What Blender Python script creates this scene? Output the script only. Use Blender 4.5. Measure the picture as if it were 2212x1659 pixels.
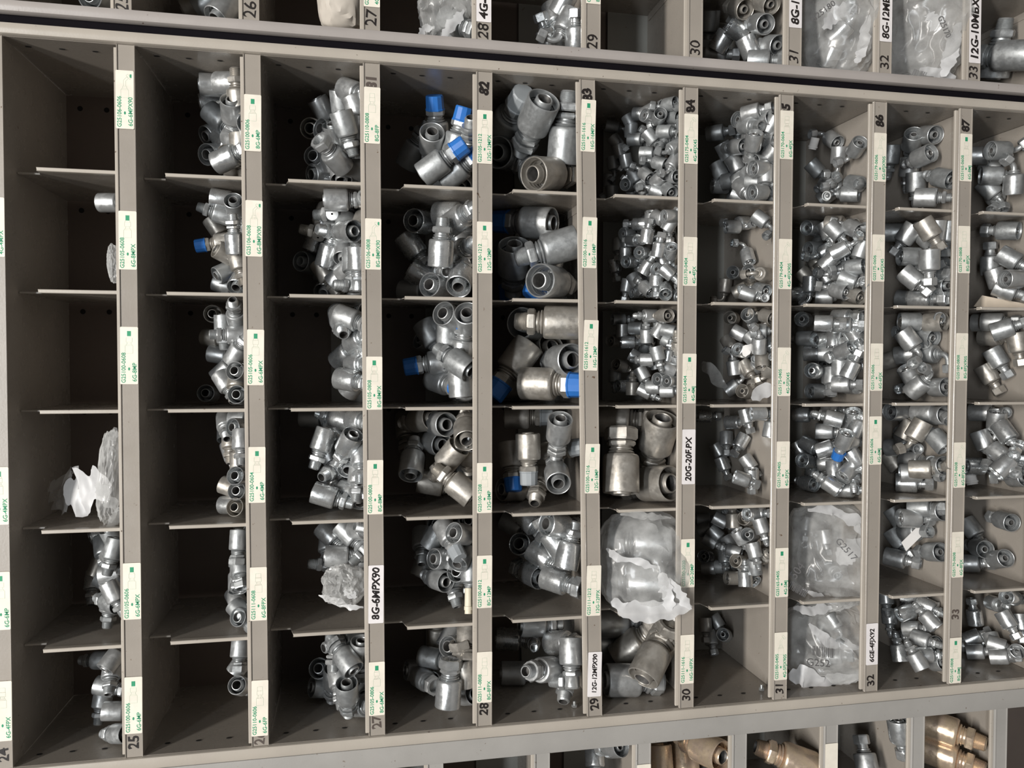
import bpy, bmesh, math, random
import numpy as np
from mathutils import Matrix, Vector, noise

random.seed(7)
for o in list(bpy.data.objects): bpy.data.objects.remove(o)
scene = bpy.context.scene
COL = scene.collection

# ------------------------------------------------------------------ camera, world, lights, exposure
# Rack frame: b runs down the rack (image right), a runs to the rack's left (image down), c runs into the bins.
# World: x = -a, y = c, z = ZTOP - b.   The photograph is taken with the camera rolled by 90 degrees.
ZTOP = 1.85
F = 1700.0
R = np.array([[0.9806138519901105, -0.002475881258704758, -0.1959345382956012],
              [-0.0029606180021035018, 0.9996188274517264, -0.02744876217758126],
              [0.19592781330419434, 0.02749672373263021, 0.9802327387706494]])   # (b,a,c) -> camera right, down, forward
CAM = np.array([0.41148349, -0.05903185, -0.99342929])
def W(a, b, c): return Vector((-a, c, ZTOP - b))
def d2w(v): return Vector((-v[1], v[2], -v[0]))          # direction (b,a,c) -> world
cam_data = bpy.data.cameras.new('camera')
cam_data.sensor_fit = 'HORIZONTAL'; cam_data.sensor_width = 36.0
cam_data.lens = 36.0 * F / 2212.0
cam_data.clip_start = 0.02
cam = bpy.data.objects.new('camera', cam_data); COL.objects.link(cam)
_r, _d, _f = d2w(R[0]), d2w(R[1]), d2w(R[2])
M = Matrix((_r, -_d, -_f)).transposed().to_4x4()
M.translation = W(CAM[1], CAM[0], CAM[2])
cam.matrix_world = M
scene.camera = cam

world = bpy.data.worlds.new('world'); scene.world = world
world.use_nodes = True
world.node_tree.nodes['Background'].inputs[0].default_value = (1.0, 0.98, 0.95, 1)
world.node_tree.nodes['Background'].inputs[1].default_value = 0.075

def area_light(name, loc, target, sx, sy, power, col):
    L = bpy.data.lights.new(name, 'AREA'); L.shape = 'RECTANGLE'; L.size = sx; L.size_y = sy
    L.energy = power; L.color = col
    o = bpy.data.objects.new(name, L); COL.objects.link(o)
    o.location = loc
    o.rotation_euler = (Vector(target) - Vector(loc)).to_track_quat('-Z', 'Y').to_euler()
    return o
# ceiling tube of the shop aisle, then a farther area light added as fill
area_light('tube_and_fill_light', (0.05, -3.3, 4.85), (0, 0, 1.1), 2.6, 0.30, 200, (1.0, 0.965, 0.91))
area_light('tube_and_fill_light', (-0.2, -5.8, 4.85), (0, 0, 1.1), 3.6, 0.35, 125, (0.93, 0.97, 1.0))

vs = scene.view_settings
vs.view_transform = 'Standard'; vs.look = 'None'; vs.gamma = 1.0; vs.use_curve_mapping = False
vs.exposure = 0.42

# ------------------------------------------------------------------ projection helpers
def ray(px, py):
    d = R.T @ np.array([(px - 1106) / F, (py - 829.5) / F, 1.0])
    return d / np.linalg.norm(d)
def on_c(px, py, c):
    d = ray(px, py); k = (c - CAM[2]) / d[2]; return CAM + d * k
def view_basis(v):
    rt = R[0] - v * (R[0] @ v); rt /= np.linalg.norm(rt)
    dn = np.cross(v, rt)
    if dn @ R[1] < 0: dn = -dn
    return rt, dn

# ------------------------------------------------------------------ materials
def nt(m):
    m.use_nodes = True
    t = m.node_tree; b = t.nodes['Principled BSDF']; return t, b
def noise_mix(t, c1, c2, scale, detail=4, lo=0.4, hi=0.65, rough=0.6, vec=None):
    n = t.nodes.new('ShaderNodeTexNoise'); n.inputs['Scale'].default_value = scale; n.inputs['Detail'].default_value = detail
    n.inputs['Roughness'].default_value = rough
    if vec is not None: t.links.new(vec, n.inputs['Vector'])
    r = t.nodes.new('ShaderNodeValToRGB'); r.color_ramp.elements[0].position = lo; r.color_ramp.elements[1].position = hi
    r.color_ramp.elements[0].color = (*c1, 1); r.color_ramp.elements[1].color = (*c2, 1)
    t.links.new(n.outputs['Fac'], r.inputs['Fac']); return n, r
def objcoord(t):
    g = t.nodes.new('ShaderNodeNewGeometry'); return g.outputs['Position']
def paint(name, col, dirt, rough=0.38, spots=True, coat=0.0):
    m = bpy.data.materials.new(name); t, b = nt(m)
    pos = objcoord(t)
    n1, r1 = noise_mix(t, col, tuple(x * 0.86 for x in col), 9, 6, 0.35, 0.7, vec=pos)
    mix = t.nodes.new('ShaderNodeMix'); mix.data_type = 'RGBA'
    n2, r2 = noise_mix(t, (0, 0, 0), (1, 1, 1), 160, 3, 0.70, 0.76, vec=pos)
    t.links.new(r2.outputs[0], mix.inputs[0]); t.links.new(r1.outputs[0], mix.inputs[6])
    mix.inputs[7].default_value = (*dirt, 1)
    t.links.new((mix.outputs[2] if spots else r1.outputs[0]), b.inputs['Base Color'])
    n3, r3 = noise_mix(t, (rough * 0.9,) * 3, (rough * 1.15,) * 3, 30, 5, vec=pos)
    t.links.new(r3.outputs[0], b.inputs['Roughness'])
    bm = t.nodes.new('ShaderNodeBump'); bm.inputs['Strength'].default_value = 0.05; bm.inputs['Distance'].default_value = 0.001
    n4 = t.nodes.new('ShaderNodeTexNoise'); n4.inputs['Scale'].default_value = 420; t.links.new(pos, n4.inputs['Vector'])
    t.links.new(n4.outputs['Fac'], bm.inputs['Height']); t.links.new(bm.outputs[0], b.inputs['Normal'])
    if coat: b.inputs['Coat Weight'].default_value = coat; b.inputs['Coat Roughness'].default_value = 0.15
    return m
def metal(name, col, col2, rough, metallic=0.95):
    m = bpy.data.materials.new(name); t, b = nt(m)
    oi = t.nodes.new('ShaderNodeObjectInfo'); tc = t.nodes.new('ShaderNodeTexCoord')
    add = t.nodes.new('ShaderNodeVectorMath'); add.operation = 'ADD'
    sc = t.nodes.new('ShaderNodeVectorMath'); sc.operation = 'SCALE'; sc.inputs['Scale'].default_value = 7.0
    comb = t.nodes.new('ShaderNodeCombineXYZ')
    for i in range(3): t.links.new(oi.outputs['Random'], comb.inputs[i])
    t.links.new(comb.outputs[0], sc.inputs[0]); t.links.new(tc.outputs['Object'], add.inputs[0]); t.links.new(sc.outputs[0], add.inputs[1])
    n, r = noise_mix(t, col, col2, 55, 4, 0.38, 0.68, vec=add.outputs[0])
    t.links.new(r.outputs[0], b.inputs['Base Color']); b.inputs['Metallic'].default_value = metallic
    n3, r3 = noise_mix(t, (rough * 0.75,) * 3, (rough * 1.35,) * 3, 120, 4, vec=add.outputs[0])
    t.links.new(r3.outputs[0], b.inputs['Roughness'])
    return m
def plain(name, col, rough=0.5, metallic=0.0, var=0.1, scale=40):
    m = bpy.data.materials.new(name); t, b = nt(m)
    n, r = noise_mix(t, col, tuple(min(1, x * (1 - var)) for x in col), scale, 3, vec=objcoord(t))
    t.links.new(r.outputs[0], b.inputs['Base Color']); b.inputs['Roughness'].default_value = rough; b.inputs['Metallic'].default_value = metallic
    return m
MAT = {}
MAT['paint'] = paint('beige_grey_enamel', (0.335, 0.300, 0.262), (0.13, 0.085, 0.055), 0.26)
MAT['paint_light'] = paint('worn_light_enamel', (0.46, 0.415, 0.36), (0.12, 0.08, 0.06), 0.30, coat=0.3)
MAT['paint_grey'] = paint('cool_grey_enamel', (0.36, 0.345, 0.325), (0.16, 0.12, 0.09), 0.40)
MAT['paint_mauve'] = paint('mauve_grey_enamel', (0.40, 0.365, 0.345), (0.13, 0.09, 0.07), 0.32, coat=0.3)
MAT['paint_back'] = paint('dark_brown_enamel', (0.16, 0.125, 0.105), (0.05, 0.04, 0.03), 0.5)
MAT['flange'] = paint('grey_flange_enamel', (0.33, 0.325, 0.30), (0.2, 0.16, 0.12), 0.45)
MAT['hole'] = plain('dark_hole', (0.012, 0.010, 0.009), 0.9)
MAT['zinc'] = metal('zinc_plate', (0.521, 0.529, 0.529), (0.386, 0.395, 0.399), 0.38, 0.7)
MAT['zinc_bright'] = metal('bright_zinc', (0.666, 0.679, 0.684), (0.522, 0.540, 0.549), 0.27, 0.8)
MAT['zinc_warm'] = metal('aged_zinc', (0.470, 0.445, 0.407), (0.336, 0.311, 0.277), 0.42, 0.65)
MAT['zinc_dull'] = metal('dull_zinc', (0.420, 0.433, 0.437), (0.302, 0.311, 0.315), 0.45, 0.65)
MAT['bore_shade'] = metal('bore_shade_metal', (0.16, 0.155, 0.15), (0.09, 0.085, 0.08), 0.5, 0.6)  # dark colour carries the shade down inside the bores
MAT['gold'] = metal('yellow_dichromate', (0.70, 0.56, 0.40), (0.60, 0.47, 0.38), 0.30, 0.65)
MAT['gap_shade'] = plain('gap_shade_black', (0.006, 0.005, 0.007), 0.9); MAT['gap_shade'].node_tree.nodes['Principled BSDF'].inputs['Specular IOR Level'].default_value = 0.08
MAT['paper_tan'] = plain('tan_paper', (0.52, 0.47, 0.41), 0.7)
MAT['blue'] = plain('blue_plastic', (0.030, 0.165, 0.52), 0.35)
MAT['grey_plastic'] = plain('grey_plastic', (0.30, 0.32, 0.335), 0.45)
MAT['cream_plastic'] = plain('cream_plastic', (0.72, 0.66, 0.52), 0.5)
MAT['sticker'] = plain('cream_label_stock', (0.83, 0.77, 0.665), 0.55, var=0.08, scale=60)
MAT['sticker_white'] = plain('white_label_stock', (0.80, 0.76, 0.76), 0.5, var=0.08, scale=60)
MAT['green_ink'] = plain('green_ink', (0.025, 0.30, 0.15), 0.6)
MAT['pale_ink'] = plain('pale_green_ink', (0.42, 0.55, 0.42), 0.6)
MAT['marker'] = plain('black_marker', (0.018, 0.014, 0.013), 0.4)
MAT['marker_faded'] = plain('faded_marker', (0.09, 0.07, 0.06), 0.5)
MAT['paper'] = plain('white_paper', (0.74, 0.72, 0.70), 0.7)
MAT['card'] = plain('tan_card', (0.60, 0.51, 0.41), 0.8)
MAT['concrete'] = plain('concrete', (0.20, 0.19, 0.18), 0.8, var=0.3, scale=4)
def film(name, col, clear, rough=0.22):
    m = bpy.data.materials.new(name); t, b = nt(m)
    out = t.nodes['Material Output']
    tr = t.nodes.new('ShaderNodeBsdfTransparent'); tr.inputs[0].default_value = (0.96, 0.96, 0.96, 1)
    tl = t.nodes.new('ShaderNodeBsdfTranslucent'); tl.inputs[0].default_value = (*col, 1)
    b.inputs['Base Color'].default_value = (*col, 1); b.inputs['Roughness'].default_value = rough
    b.inputs['Specular IOR Level'].default_value = 0.8
    m1 = t.nodes.new('ShaderNodeMixShader'); m1.inputs[0].default_value = 0.45
    t.links.new(b.outputs[0], m1.inputs[1]); t.links.new(tl.outputs[0], m1.inputs[2])
    lw = t.nodes.new('ShaderNodeLayerWeight'); lw.inputs['Blend'].default_value = 0.35
    n = t.nodes.new('ShaderNodeTexNoise'); n.inputs['Scale'].default_value = 38; n.inputs['Detail'].default_value = 5
    t.links.new(objcoord(t), n.inputs['Vector'])
    r = t.nodes.new('ShaderNodeMapRange'); r.inputs[1].default_value = 0.35; r.inputs[2].default_value = 0.7
    r.inputs[3].default_value = max(0.02, 1 - clear - 0.18); r.inputs[4].default_value = min(0.98, 1 - clear + 0.22)
    t.links.new(n.outputs['Fac'], r.inputs[0])
    mx = t.nodes.new('ShaderNodeMath'); mx.operation = 'MAXIMUM'
    t.links.new(lw.outputs['Facing'], mx.inputs[1]); t.links.new(r.outputs[0], mx.inputs[0])
    m2 = t.nodes.new('ShaderNodeMixShader'); t.links.new(mx.outputs[0], m2.inputs[0])
    t.links.new(tr.outputs[0], m2.inputs[1]); t.links.new(m1.outputs[0], m2.inputs[2])
    t.links.new(m2.outputs[0], out.inputs['Surface'])
    return m
MAT['film'] = film('clear_poly_film', (0.88, 0.88, 0.87), 0.60, 0.15)
MAT['film_white'] = film('milky_poly_film', (0.93, 0.93, 0.94), 0.06, 0.35)

# ------------------------------------------------------------------ mesh builder
class MB:
    def __init__(s): s.v = []; s.f = []
    def add(s, v, f, T=None):
        n = len(s.v)
        if T is not None: v = [tuple(T @ Vector(p)) for p in v]
        s.v += [tuple(p) for p in v]; s.f += [tuple(i + n for i in q) for q in f]
    def lathe(s, prof, seg=20, T=None):
        v = []; f = []
        for r, z in prof:
            for k in range(seg):
                t = 2 * math.pi * k / seg; v.append((r * math.cos(t), r * math.sin(t), z))
        for i in range(len(prof) - 1):
            for k in range(seg):
                f.append((i * seg + k, i * seg + (k + 1) % seg, (i + 1) * seg + (k + 1) % seg, (i + 1) * seg + k))
        s.add(v, f, T)
    def hexa(s, r, z0, z1, ri, T=None, cham=0.05, deep0=None, deep1=None):
        # hexagon with chamfered corners and open bore
        prof = [(ri, z0, 0), (r * 0.88, z0, 1), (r, z0 + cham, 1), (r, z1 - cham, 1), (r * 0.88, z1, 1), (ri, z1, 0)]
        if deep1 is not None: prof += [(ri, deep1, 0), (0.001, deep1, 0)]
        seg = 12; v = []; f = []
        for rr, z, h in prof:
            for k in range(seg):
                t = 2 * math.pi * k / seg
                q = rr if (not h or k % 2 == 0) else rr * math.cos(math.pi / 6)
                if h and rr < r * 0.95: q = rr
                v.append((q * math.cos(t), q * math.sin(t), z))
        for i in range(len(prof) - 1):
            for k in range(seg):
                f.append((i * seg + k, i * seg + (k + 1) % seg, (i + 1) * seg + (k + 1) % seg, (i + 1) * seg + k))
        s.add(v, f, T)
    def box(s, lo, hi):
        x0, y0, z0 = lo; x1, y1, z1 = hi
        s.add([(x0, y0, z0), (x1, y0, z0), (x1, y1, z0), (x0, y1, z0), (x0, y0, z1), (x1, y0, z1), (x1, y1, z1), (x0, y1, z1)],
              [(0, 3, 2, 1), (4, 5, 6, 7), (0, 1, 5, 4), (1, 2, 6, 5), (2, 3, 7, 6), (3, 0, 4, 7)])
    def hexbox(s, P):   # eight corners, ordered like box
        s.add(P, [(0, 3, 2, 1), (4, 5, 6, 7), (0, 1, 5, 4), (1, 2, 6, 5), (2, 3, 7, 6), (3, 0, 4, 7)])
    def tube(s, pts, r, seg=14):
        pts = [Vector(p) for p in pts]; v = []; f = []
        nrm = Vector((0, 1, 0))
        for i, p in enumerate(pts):
            t = (pts[min(i + 1, len(pts) - 1)] - pts[max(i - 1, 0)]).normalized()
            x = nrm.cross(t).normalized(); y = t.cross(x)
            for k in range(seg):
                a = 2 * math.pi * k / seg; v.append(tuple(p + (x * math.cos(a) + y * math.sin(a)) * r))
        for i in range(len(pts) - 1):
            for k in range(seg):
                f.append((i * seg + k, i * seg + (k + 1) % seg, (i + 1) * seg + (k + 1) % seg, (i + 1) * seg + k))
        s.add(v, f)
    def prism(s, poly, axis_pts):   # poly: list of 2D pts mapped by axis_pts(u,v,w) for w = 0,1
        n = len(poly); v = [axis_pts(u, w, 0) for u, w in poly] + [axis_pts(u, w, 1) for u, w in poly]
        f = [tuple(range(n))[::-1], tuple(range(n, 2 * n))] + [(i, (i + 1) % n, n + (i + 1) % n, n + i) for i in range(n)]
        s.add(v, f)
    def mesh(s, name, mat, smooth=35, scale=1.0):
        me = bpy.data.meshes.new(name)
        me.from_pydata([(x * scale, y * scale, z * scale) for x, y, z in s.v], [], s.f)
        bm = bmesh.new(); bm.from_mesh(me); bmesh.ops.recalc_face_normals(bm, faces=bm.faces); bm.to_mesh(me); bm.free()
        me.materials.append(MAT[mat] if isinstance(mat, str) else mat)
        if smooth:
            me.shade_smooth(); me.set_sharp_from_angle(angle=math.radians(smooth))
        me.update()
        return me
def link(name, me, parent=None, M4=None):
    o = bpy.data.objects.new(name, me); COL.objects.link(o)
    if parent is not None: o.parent = parent
    if M4 is not None: o.matrix_world = M4
    return o
def tag(o, label=None, cat=None, group=None, kind=None):
    if label: o['label'] = label
    if cat: o['category'] = cat
    if group: o['group'] = group
    if kind: o['kind'] = kind
    return o
def empty(name, loc=(0, 0, 0)):
    o = bpy.data.objects.new(name, None); COL.objects.link(o); o.location = loc; o.empty_display_size = 0.02; return o

# ------------------------------------------------------------------ the racks
DEPTH = 0.20
LIP = {0: (-0.0007, 0.0), 1: (0.1386, 0.0014), 2: (0.2803, 0.0056), 3: (0.4209, 0.0059), 4: (0.5592, 0.0011), 5: (0.7012, 0.0176),
       6: (0.8377, 0.0013), 7: (0.9771, 0.0006), 8: (1.1202, -0.0014), 9: (1.2584, -0.0035), 10: (1.3985, 0.0), 11: (1.5385, 0.0)}
ULIP = {i: (v, 0.0) for i, v in enumerate([-0.005, 0.1353, 0.2768, 0.4188, 0.5575, 0.701, 0.8429, 0.9878, 1.1268, 1.2708, 1.411])}
BLIP = {i: (0.6370 + 0.1403 * (i - 1), 0.0) for i in range(-4, 7)}
def lipb(L, j, a): return L[j][0] + L[j][1] * a
FLOOR_DROP = 0.0225

def smooth_bar(mb, poly_cb, a0, a1, bend=None):
    """extrude a (c,b) polygon from a0 to a1; bend(a) shifts b"""
    bend = bend or (lambda a: 0.0)
    mb.prism(poly_cb, lambda c, b, w: tuple(W(a1 if w else a0, b + bend(a1 if w else a0), c)))
def rail(mb, a0, a1, c0, c1, b0, b1, bev):
    poly = [(a0, c1), (a0, c0 + bev), (a0 + bev * 0.3, c0 + bev * 0.3), (a0 + bev, c0), (a1 - bev, c0), (a1 - bev * 0.3, c0 + bev * 0.3), (a1, c0 + bev), (a1, c1)]
    mb.prism(poly, lambda a, c, w: tuple(W(a, b1 if w else b0, c)))

def build_shelf(rack, L, j, a0, a1, face_mat='paint', hem=True):
    sh = MB(); bend = lambda a: lipb(L, j, a)
    # floor pan with folded down front face
    smooth_bar(sh, [(0.0006, 0.0225), (DEPTH, 0.0225), (DEPTH, 0.0237), (0.0006, 0.0237)], a0, a1, bend)
    o = link('shelf', sh.mesh('shelf', 'paint', 0), rack)
    f = MB()
    smooth_bar(f, [(-0.0022, 0.0052), (-0.0010, 0.0040), (0.0012, 0.0040), (0.0012, 0.0243), (-0.0022, 0.0243)], a0, a1, bend)
    link('label_face', f.mesh('label_face', face_mat, 0), o)
    e = MB()   # channel edges of the label holder
    for b0, b1 in ((0.0043, 0.0056), (0.0232, 0.0246)):
        smooth_bar(e, [(-0.0022, b0), (-0.0034, b0 + 0.0003), (-0.0034, b1 - 0.0003), (-0.0022, b1)], a0, a1, bend)
    link('label_channel', e.mesh('label_channel', face_mat, 0), o)
    h = MB()   # raised rolled lip behind the label face
    smooth_bar(h, [(0.0020, 0.0225), (0.0020, 0.0009), (0.0026, 0.0002), (0.0040, 0.0), (0.0054, 0.0002), (0.0060, 0.0009), (0.0060, 0.0060), (0.0034, 0.0070), (0.0034, 0.0225)], a0 + 0.002, a1 - 0.002, bend)
    link('rolled_lip', h.mesh('rolled_lip', 'paint_light', 30), o)
    r = MB()   # upturned rear flange
    smooth_bar(r, [(DEPTH - 0.0042, 0.0225), (DEPTH - 0.0042, -0.0430), (DEPTH - 0.0030, -0.0430), (DEPTH - 0.0030, 0.0225)], a0, a1, bend)
    link('rear_flange', r.mesh('rear_flange', 'flange', 0), o)
    hl = MB()
    n = int((a1 - a0) / 0.0255)
    for i in range(1, n):
        a = a0 + i * 0.0255
        c = 0.013; b = bend(a) + 0.02235
        hl.lathe([(0.0001, 0), (0.0021, 0)], 8, Matrix.Translation(W(a, b, c)))
    link('bolt_holes', hl.mesh('bolt_holes', 'hole', 0), o)['kind'] = 'stuff'
    return o
def build_divider(rack, L, j, a):
    top = lipb(L, j - 1, a) + 0.0246; bot = lipb(L, j, a) + 0.0225
    P = MB()
    notch = top + 0.030
    poly = [(0.0070, bot), (0.0070, notch), (0.034, notch - 0.006), (0.034, top), (DEPTH - 0.006, top), (DEPTH - 0.006, bot)]
    P.prism(poly, lambda c, b, w: tuple(W(a + (0.0005 if w else -0.0005), b, c)))
    o = link('divider', P.mesh('divider', 'paint', 0), rack)
    Hm = MB()
    poly = [(-0.0022, 0.0068), (-0.0018, 0.0074), (0.0018, 0.0074), (0.0022, 0.0068), (0.0022, 0.0135), (-0.0022, 0.0135)]
    poly = [(-0.0022, 0.0074), (-0.0016, 0.0066), (0.0016, 0.0066), (0.0022, 0.0074), (0.0022, 0.0150), (-0.0022, 0.0150)]
    Hm.prism(poly, lambda aa, c, w: tuple(W(a + aa, (bot if w else notch - 0.001 + max(0, 0.0075 - c)), c)))
    link('front_hem', Hm.mesh('front_hem', 'paint_light', 0), o)
    T = MB()
    T.prism([(-0.0010, 0.0330), (0.0010, 0.0330), (0.0010, 0.0380), (-0.0010, 0.0380)], lambda aa, c, w: tuple(W(a + aa, (notch - 0.006 if w else top), c)))
    link('upper_edge', T.mesh('upper_edge', 'paint_light', 0), o)
    Fl = MB()   # foot flange folded onto the shelf
    Fl.prism([(0.0005, bot), (0.0005, bot - 0.0012), (0.011, bot - 0.0012), (0.011, bot)], lambda aa, b, w: tuple(W(a + aa, b, (DEPTH - 0.012 if w else 0.012))))
    link('foot_flange', Fl.mesh('foot_flange', 'paint', 0), o)
    return o
def build_side(rack, a0, a1, mat, bolt_face):
    s = MB(); s.hexbox([tuple(W(*q)) for q in [(a0, -0.06, 0.0), (a1, -0.06, 0.0), (a1, -0.06, DEPTH), (a0, -0.06, DEPTH), (a0, ZTOP, 0.0), (a1, ZTOP, 0.0), (a1, ZTOP, DEPTH), (a0, ZTOP, DEPTH)]])
    o = link('side_panel', s.mesh('side_panel', mat, 0), rack)
    return o

def add_holes(panel, a, sign, L, rows):
    h = MB()
    for j in rows:
        for db in (0.020, 0.056, 0.092):
            b = lipb(L, j, a) - 0.118 + db
            T = Matrix.Translation(W(a + sign * 0.0006, b, 0.026)) @ Matrix.Rotation(math.radians(90), 4, 'Y') @ Matrix.Diagonal((1.6, 1, 1, 1))
            h.lathe([(0.0001, 0), (0.0022, 0)], 10, T)
    link('bolt_holes', h.mesh('bolt_holes', 'hole', 0), panel)['kind'] = 'stuff'

main = tag(empty('bin_rack', W(-0.007, ZTOP, 0)), 'beige steel bin rack filling the middle, dozens of bins of silver fittings', 'shelf rack')
upper = tag(empty('bin_rack', W(-0.66, ZTOP, 0)), 'beige steel bin rack along the top edge, beyond the dark gap', 'shelf rack')
lower = tag(empty('bin_rack', W(0.66, ZTOP, 0)), 'grey steel bin rack along the bottom edge with gold and silver fittings', 'shelf rack')
def reparent(root):      # parts are modelled in world coordinates
    bpy.context.view_layer.update()
    inv = root.matrix_world.inverted()
    for ch in root.children: ch.matrix_parent_inverse = inv

# main rack
AR, AL = -0.4255, 0.4105
def pair(rack, L, rows, a0, a1, divs, face='paint'):
    out = {}
    for j in rows: out[j] = build_shelf(rack, L, j, a0, a1, face)
    for j in rows:
        if j - 1 in L and j - 1 in rows:
            for a in divs: build_divider(rack, L, j, a)
    return out
SH = pair(main, LIP, range(0, 12), AR + 0.0004, AL - 0.0004, [-0.28, -0.14, 0, 0.14, 0.28])
sp = build_side(main, AR - 0.0015, AR, 'paint', 1); add_holes(sp, AR, 1, LIP, range(1, 11))
sp = build_side(main, AL, AL + 0.0015, 'paint', -1); add_holes(sp, AL, -1, LIP, range(1, 11))
p = MB(); rail(p, -0.4400, -0.4258, -0.008, 0.004, -0.06, ZTOP, 0.0045); link('post', p.mesh('post', 'paint_light', 40), main)
p = MB(); rail(p, 0.4108, 0.4256, -0.006, 0.02, -0.06, ZTOP, 0.0030); link('post', p.mesh('post', 'paint_light', 40), main)
p = MB(); p.hexbox([tuple(W(*q)) for q in [(AR, -0.06, DEPTH), (AL, -0.06, DEPTH), (AL, -0.06, DEPTH + 0.002), (AR, -0.06, DEPTH + 0.002), (AR, ZTOP, DEPTH), (AL, ZTOP, DEPTH), (AL, ZTOP, DEPTH + 0.002), (AR, ZTOP, DEPTH + 0.002)]])
bp = link('back_panel', p.mesh('back_panel', 'paint_back', 0), main)
h = MB()
for j in range(1, 11):
    for k in range(-2, 4):
        for db in (0.086, 0.120):
            a = -0.07 + 0.14 * (k - 0.5) + 0.012
            T = Matrix.Translation(W(a, lipb(LIP, j, a) + 0.0225 - db, DEPTH - 0.0006)) @ Matrix.Rotation(math.radians(90), 4, 'X')
            h.lathe([(0.0001, 0), (0.0036, 0)], 10, T)
link('bolt_holes', h.mesh('bolt_holes', 'hole', 0), bp)['kind'] = 'stuff'

# rack beyond the gap (image top)
UR, UL = -1.27, -0.4640
USH = pair(upper, ULIP, range(0, 11), UR, UL, [-0.605, -0.745])
sp = build_side(upper, UL, UL + 0.0015, 'paint', -1); add_holes(sp, UL, -1, ULIP, range(1, 10))
build_side(upper, UR - 0.0015, UR, 'paint', 1)
p = MB(); rail(p, -0.4655, -0.4508, -0.008, 0.002, -0.06, ZTOP, 0.0050); link('post', p.mesh('post', 'paint_mauve', 40), upper)
p = MB(); p.hexbox([tuple(W(*q)) for q in [(UR, -0.06, DEPTH), (UL, -0.06, DEPTH), (UL, -0.06, DEPTH + 0.002), (UR, -0.06, DEPTH + 0.002), (UR, ZTOP, DEPTH), (UL, ZTOP, DEPTH), (UL, ZTOP, DEPTH + 0.002), (UR, ZTOP, DEPTH + 0.002)]])
link('back_panel', p.mesh('back_panel', 'paint_back', 0), upper)

p = MB(); p.hexbox([tuple(W(*q)) for q in [(-0.4630, -0.06, 0.003), (-0.4380, -0.06, 0.003), (-0.4380, -0.06, 0.006), (-0.4630, -0.06, 0.006), (-0.4630, ZTOP, 0.003), (-0.4380, ZTOP, 0.003), (-0.4380, ZTOP, 0.006), (-0.4630, ZTOP, 0.006)]])
link('gap_shade_strip', p.mesh('gap_shade_strip', 'gap_shade', 0), upper)  # flat black strip painted as the shade between the two racks
# rack below (image bottom): flat face frame
BR, BL = 0.4535, 1.26
BSH = pair(lower, BLIP, range(-4, 7), BR, BL, [0.60, 0.74], 'paint_grey')
build_side(lower, BR - 0.002, BR, 'paint_grey', 1)
build_side(lower, BL, BL + 0.002, 'paint_grey', 1)
p = MB(); rail(p, 0.4264, 0.4545, -0.003, 0.02, -0.06, ZTOP, 0.0012); link('post', p.mesh('post', 'paint_grey', 40), lower)
p = MB(); p.hexbox([tuple(W(*q)) for q in [(BR, -0.06, DEPTH), (BL, -0.06, DEPTH), (BL, -0.06, DEPTH + 0.002), (BR, -0.06, DEPTH + 0.002), (BR, ZTOP, DEPTH), (BL, ZTOP, DEPTH), (BL, ZTOP, DEPTH + 0.002), (BR, ZTOP, DEPTH + 0.002)]])
link('back_panel', p.mesh('back_panel', 'paint_back', 0), lower)
for r_ in (main, upper, lower): reparent(r_)

fl = MB(); fl.box((-3, -7, -0.02), (3, 0.6, 0.0))
tag(link('floor', fl.mesh('floor', 'concrete', 0)), kind='structure')
wb = MB(); wb.box((-3, 0.26, 0), (3, 0.34, 3.2))
tag(link('wall_back', wb.mesh('wall_back', 'paint_back', 0)), kind='structure')

# ------------------------------------------------------------------ hose fittings
DIA = {'4': 0.0185, '5': 0.0205, '6': 0.0235, '8': 0.0285, '12': 0.0335, '16': 0.0450, '20': 0.0500}
def ridged(r0, r1, z0, z1, n, amp):
    out = []
    for i in range(n):
        t0 = i / n; t1 = (i + 0.5) / n
        z = z0 + (z1 - z0) * t0; zz = z0 + (z1 - z0) * t1
        out += [(r0 + (r1 - r0) * t0 - amp, z), (r0 + (r1 - r0) * t1, zz)]
    out.append((r1 - amp, z1)); return out
def ferrule_mb(seg):
    m = MB()
    prof = [(0.001, 0.50), (0.435, 0.50)] + [(0.445 if i % 2 else 0.412, 0.36 - i * 0.085) for i in range(10)] + \
           [(0.445, -0.53), (0.452, -0.575), (0.468, -0.59), (0.492, -0.572), (0.502, -0.52), (0.50, 0.0), (0.50, 0.47), (0.488, 0.535), (0.455, 0.575), (0.37, 0.59), (0.30, 0.59)]
    m.lathe(prof, seg); return m
def stem_mb(neck_to, seg, r_in=0.18, r_out=0.235, r_neck=0.285):
    m = MB(); rec = 0.16 if r_in < 0.15 else 0.04
    prof = [(0.001, 0.80), (r_in, 0.80), (r_in, -0.66 + rec), (r_in + 0.015, -0.685 + rec), (r_out - 0.02, -0.68 + rec), (r_out, -0.64 + rec)]
    prof += [(r_out, -0.45)]
    for i in range(4): prof += [(r_out + 0.022, -0.40 + i * 0.17), (r_out - 0.005, -0.36 + i * 0.17)]
    prof += [(r_out, 0.42), (r_neck, 0.58), (r_neck + 0.06, 0.61), (r_neck + 0.085, 0.645), (r_neck + 0.06, 0.68), (r_neck, 0.695), (r_neck, 0.715),
             (r_neck + 0.05, 0.735), (r_neck + 0.055, 0.76), (r_neck, 0.785), (r_neck * 0.95, neck_to), (0.10, neck_to)]
    m.lathe(prof, seg); return m
def thread_mb(r0, r1, z0, z1, seg, bore, n=9):
    m = MB()
    m.lathe([(0.1, z0)] + [(r0 - 0.03, z0)] + ridged(r0, r1, z0 + 0.03, z1 - 0.04, n, 0.022) + [(r1 - 0.045, z1), (bore, z1), (bore, z1 - 0.35), (0.001, z1 - 0.35)], seg); return m
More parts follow.
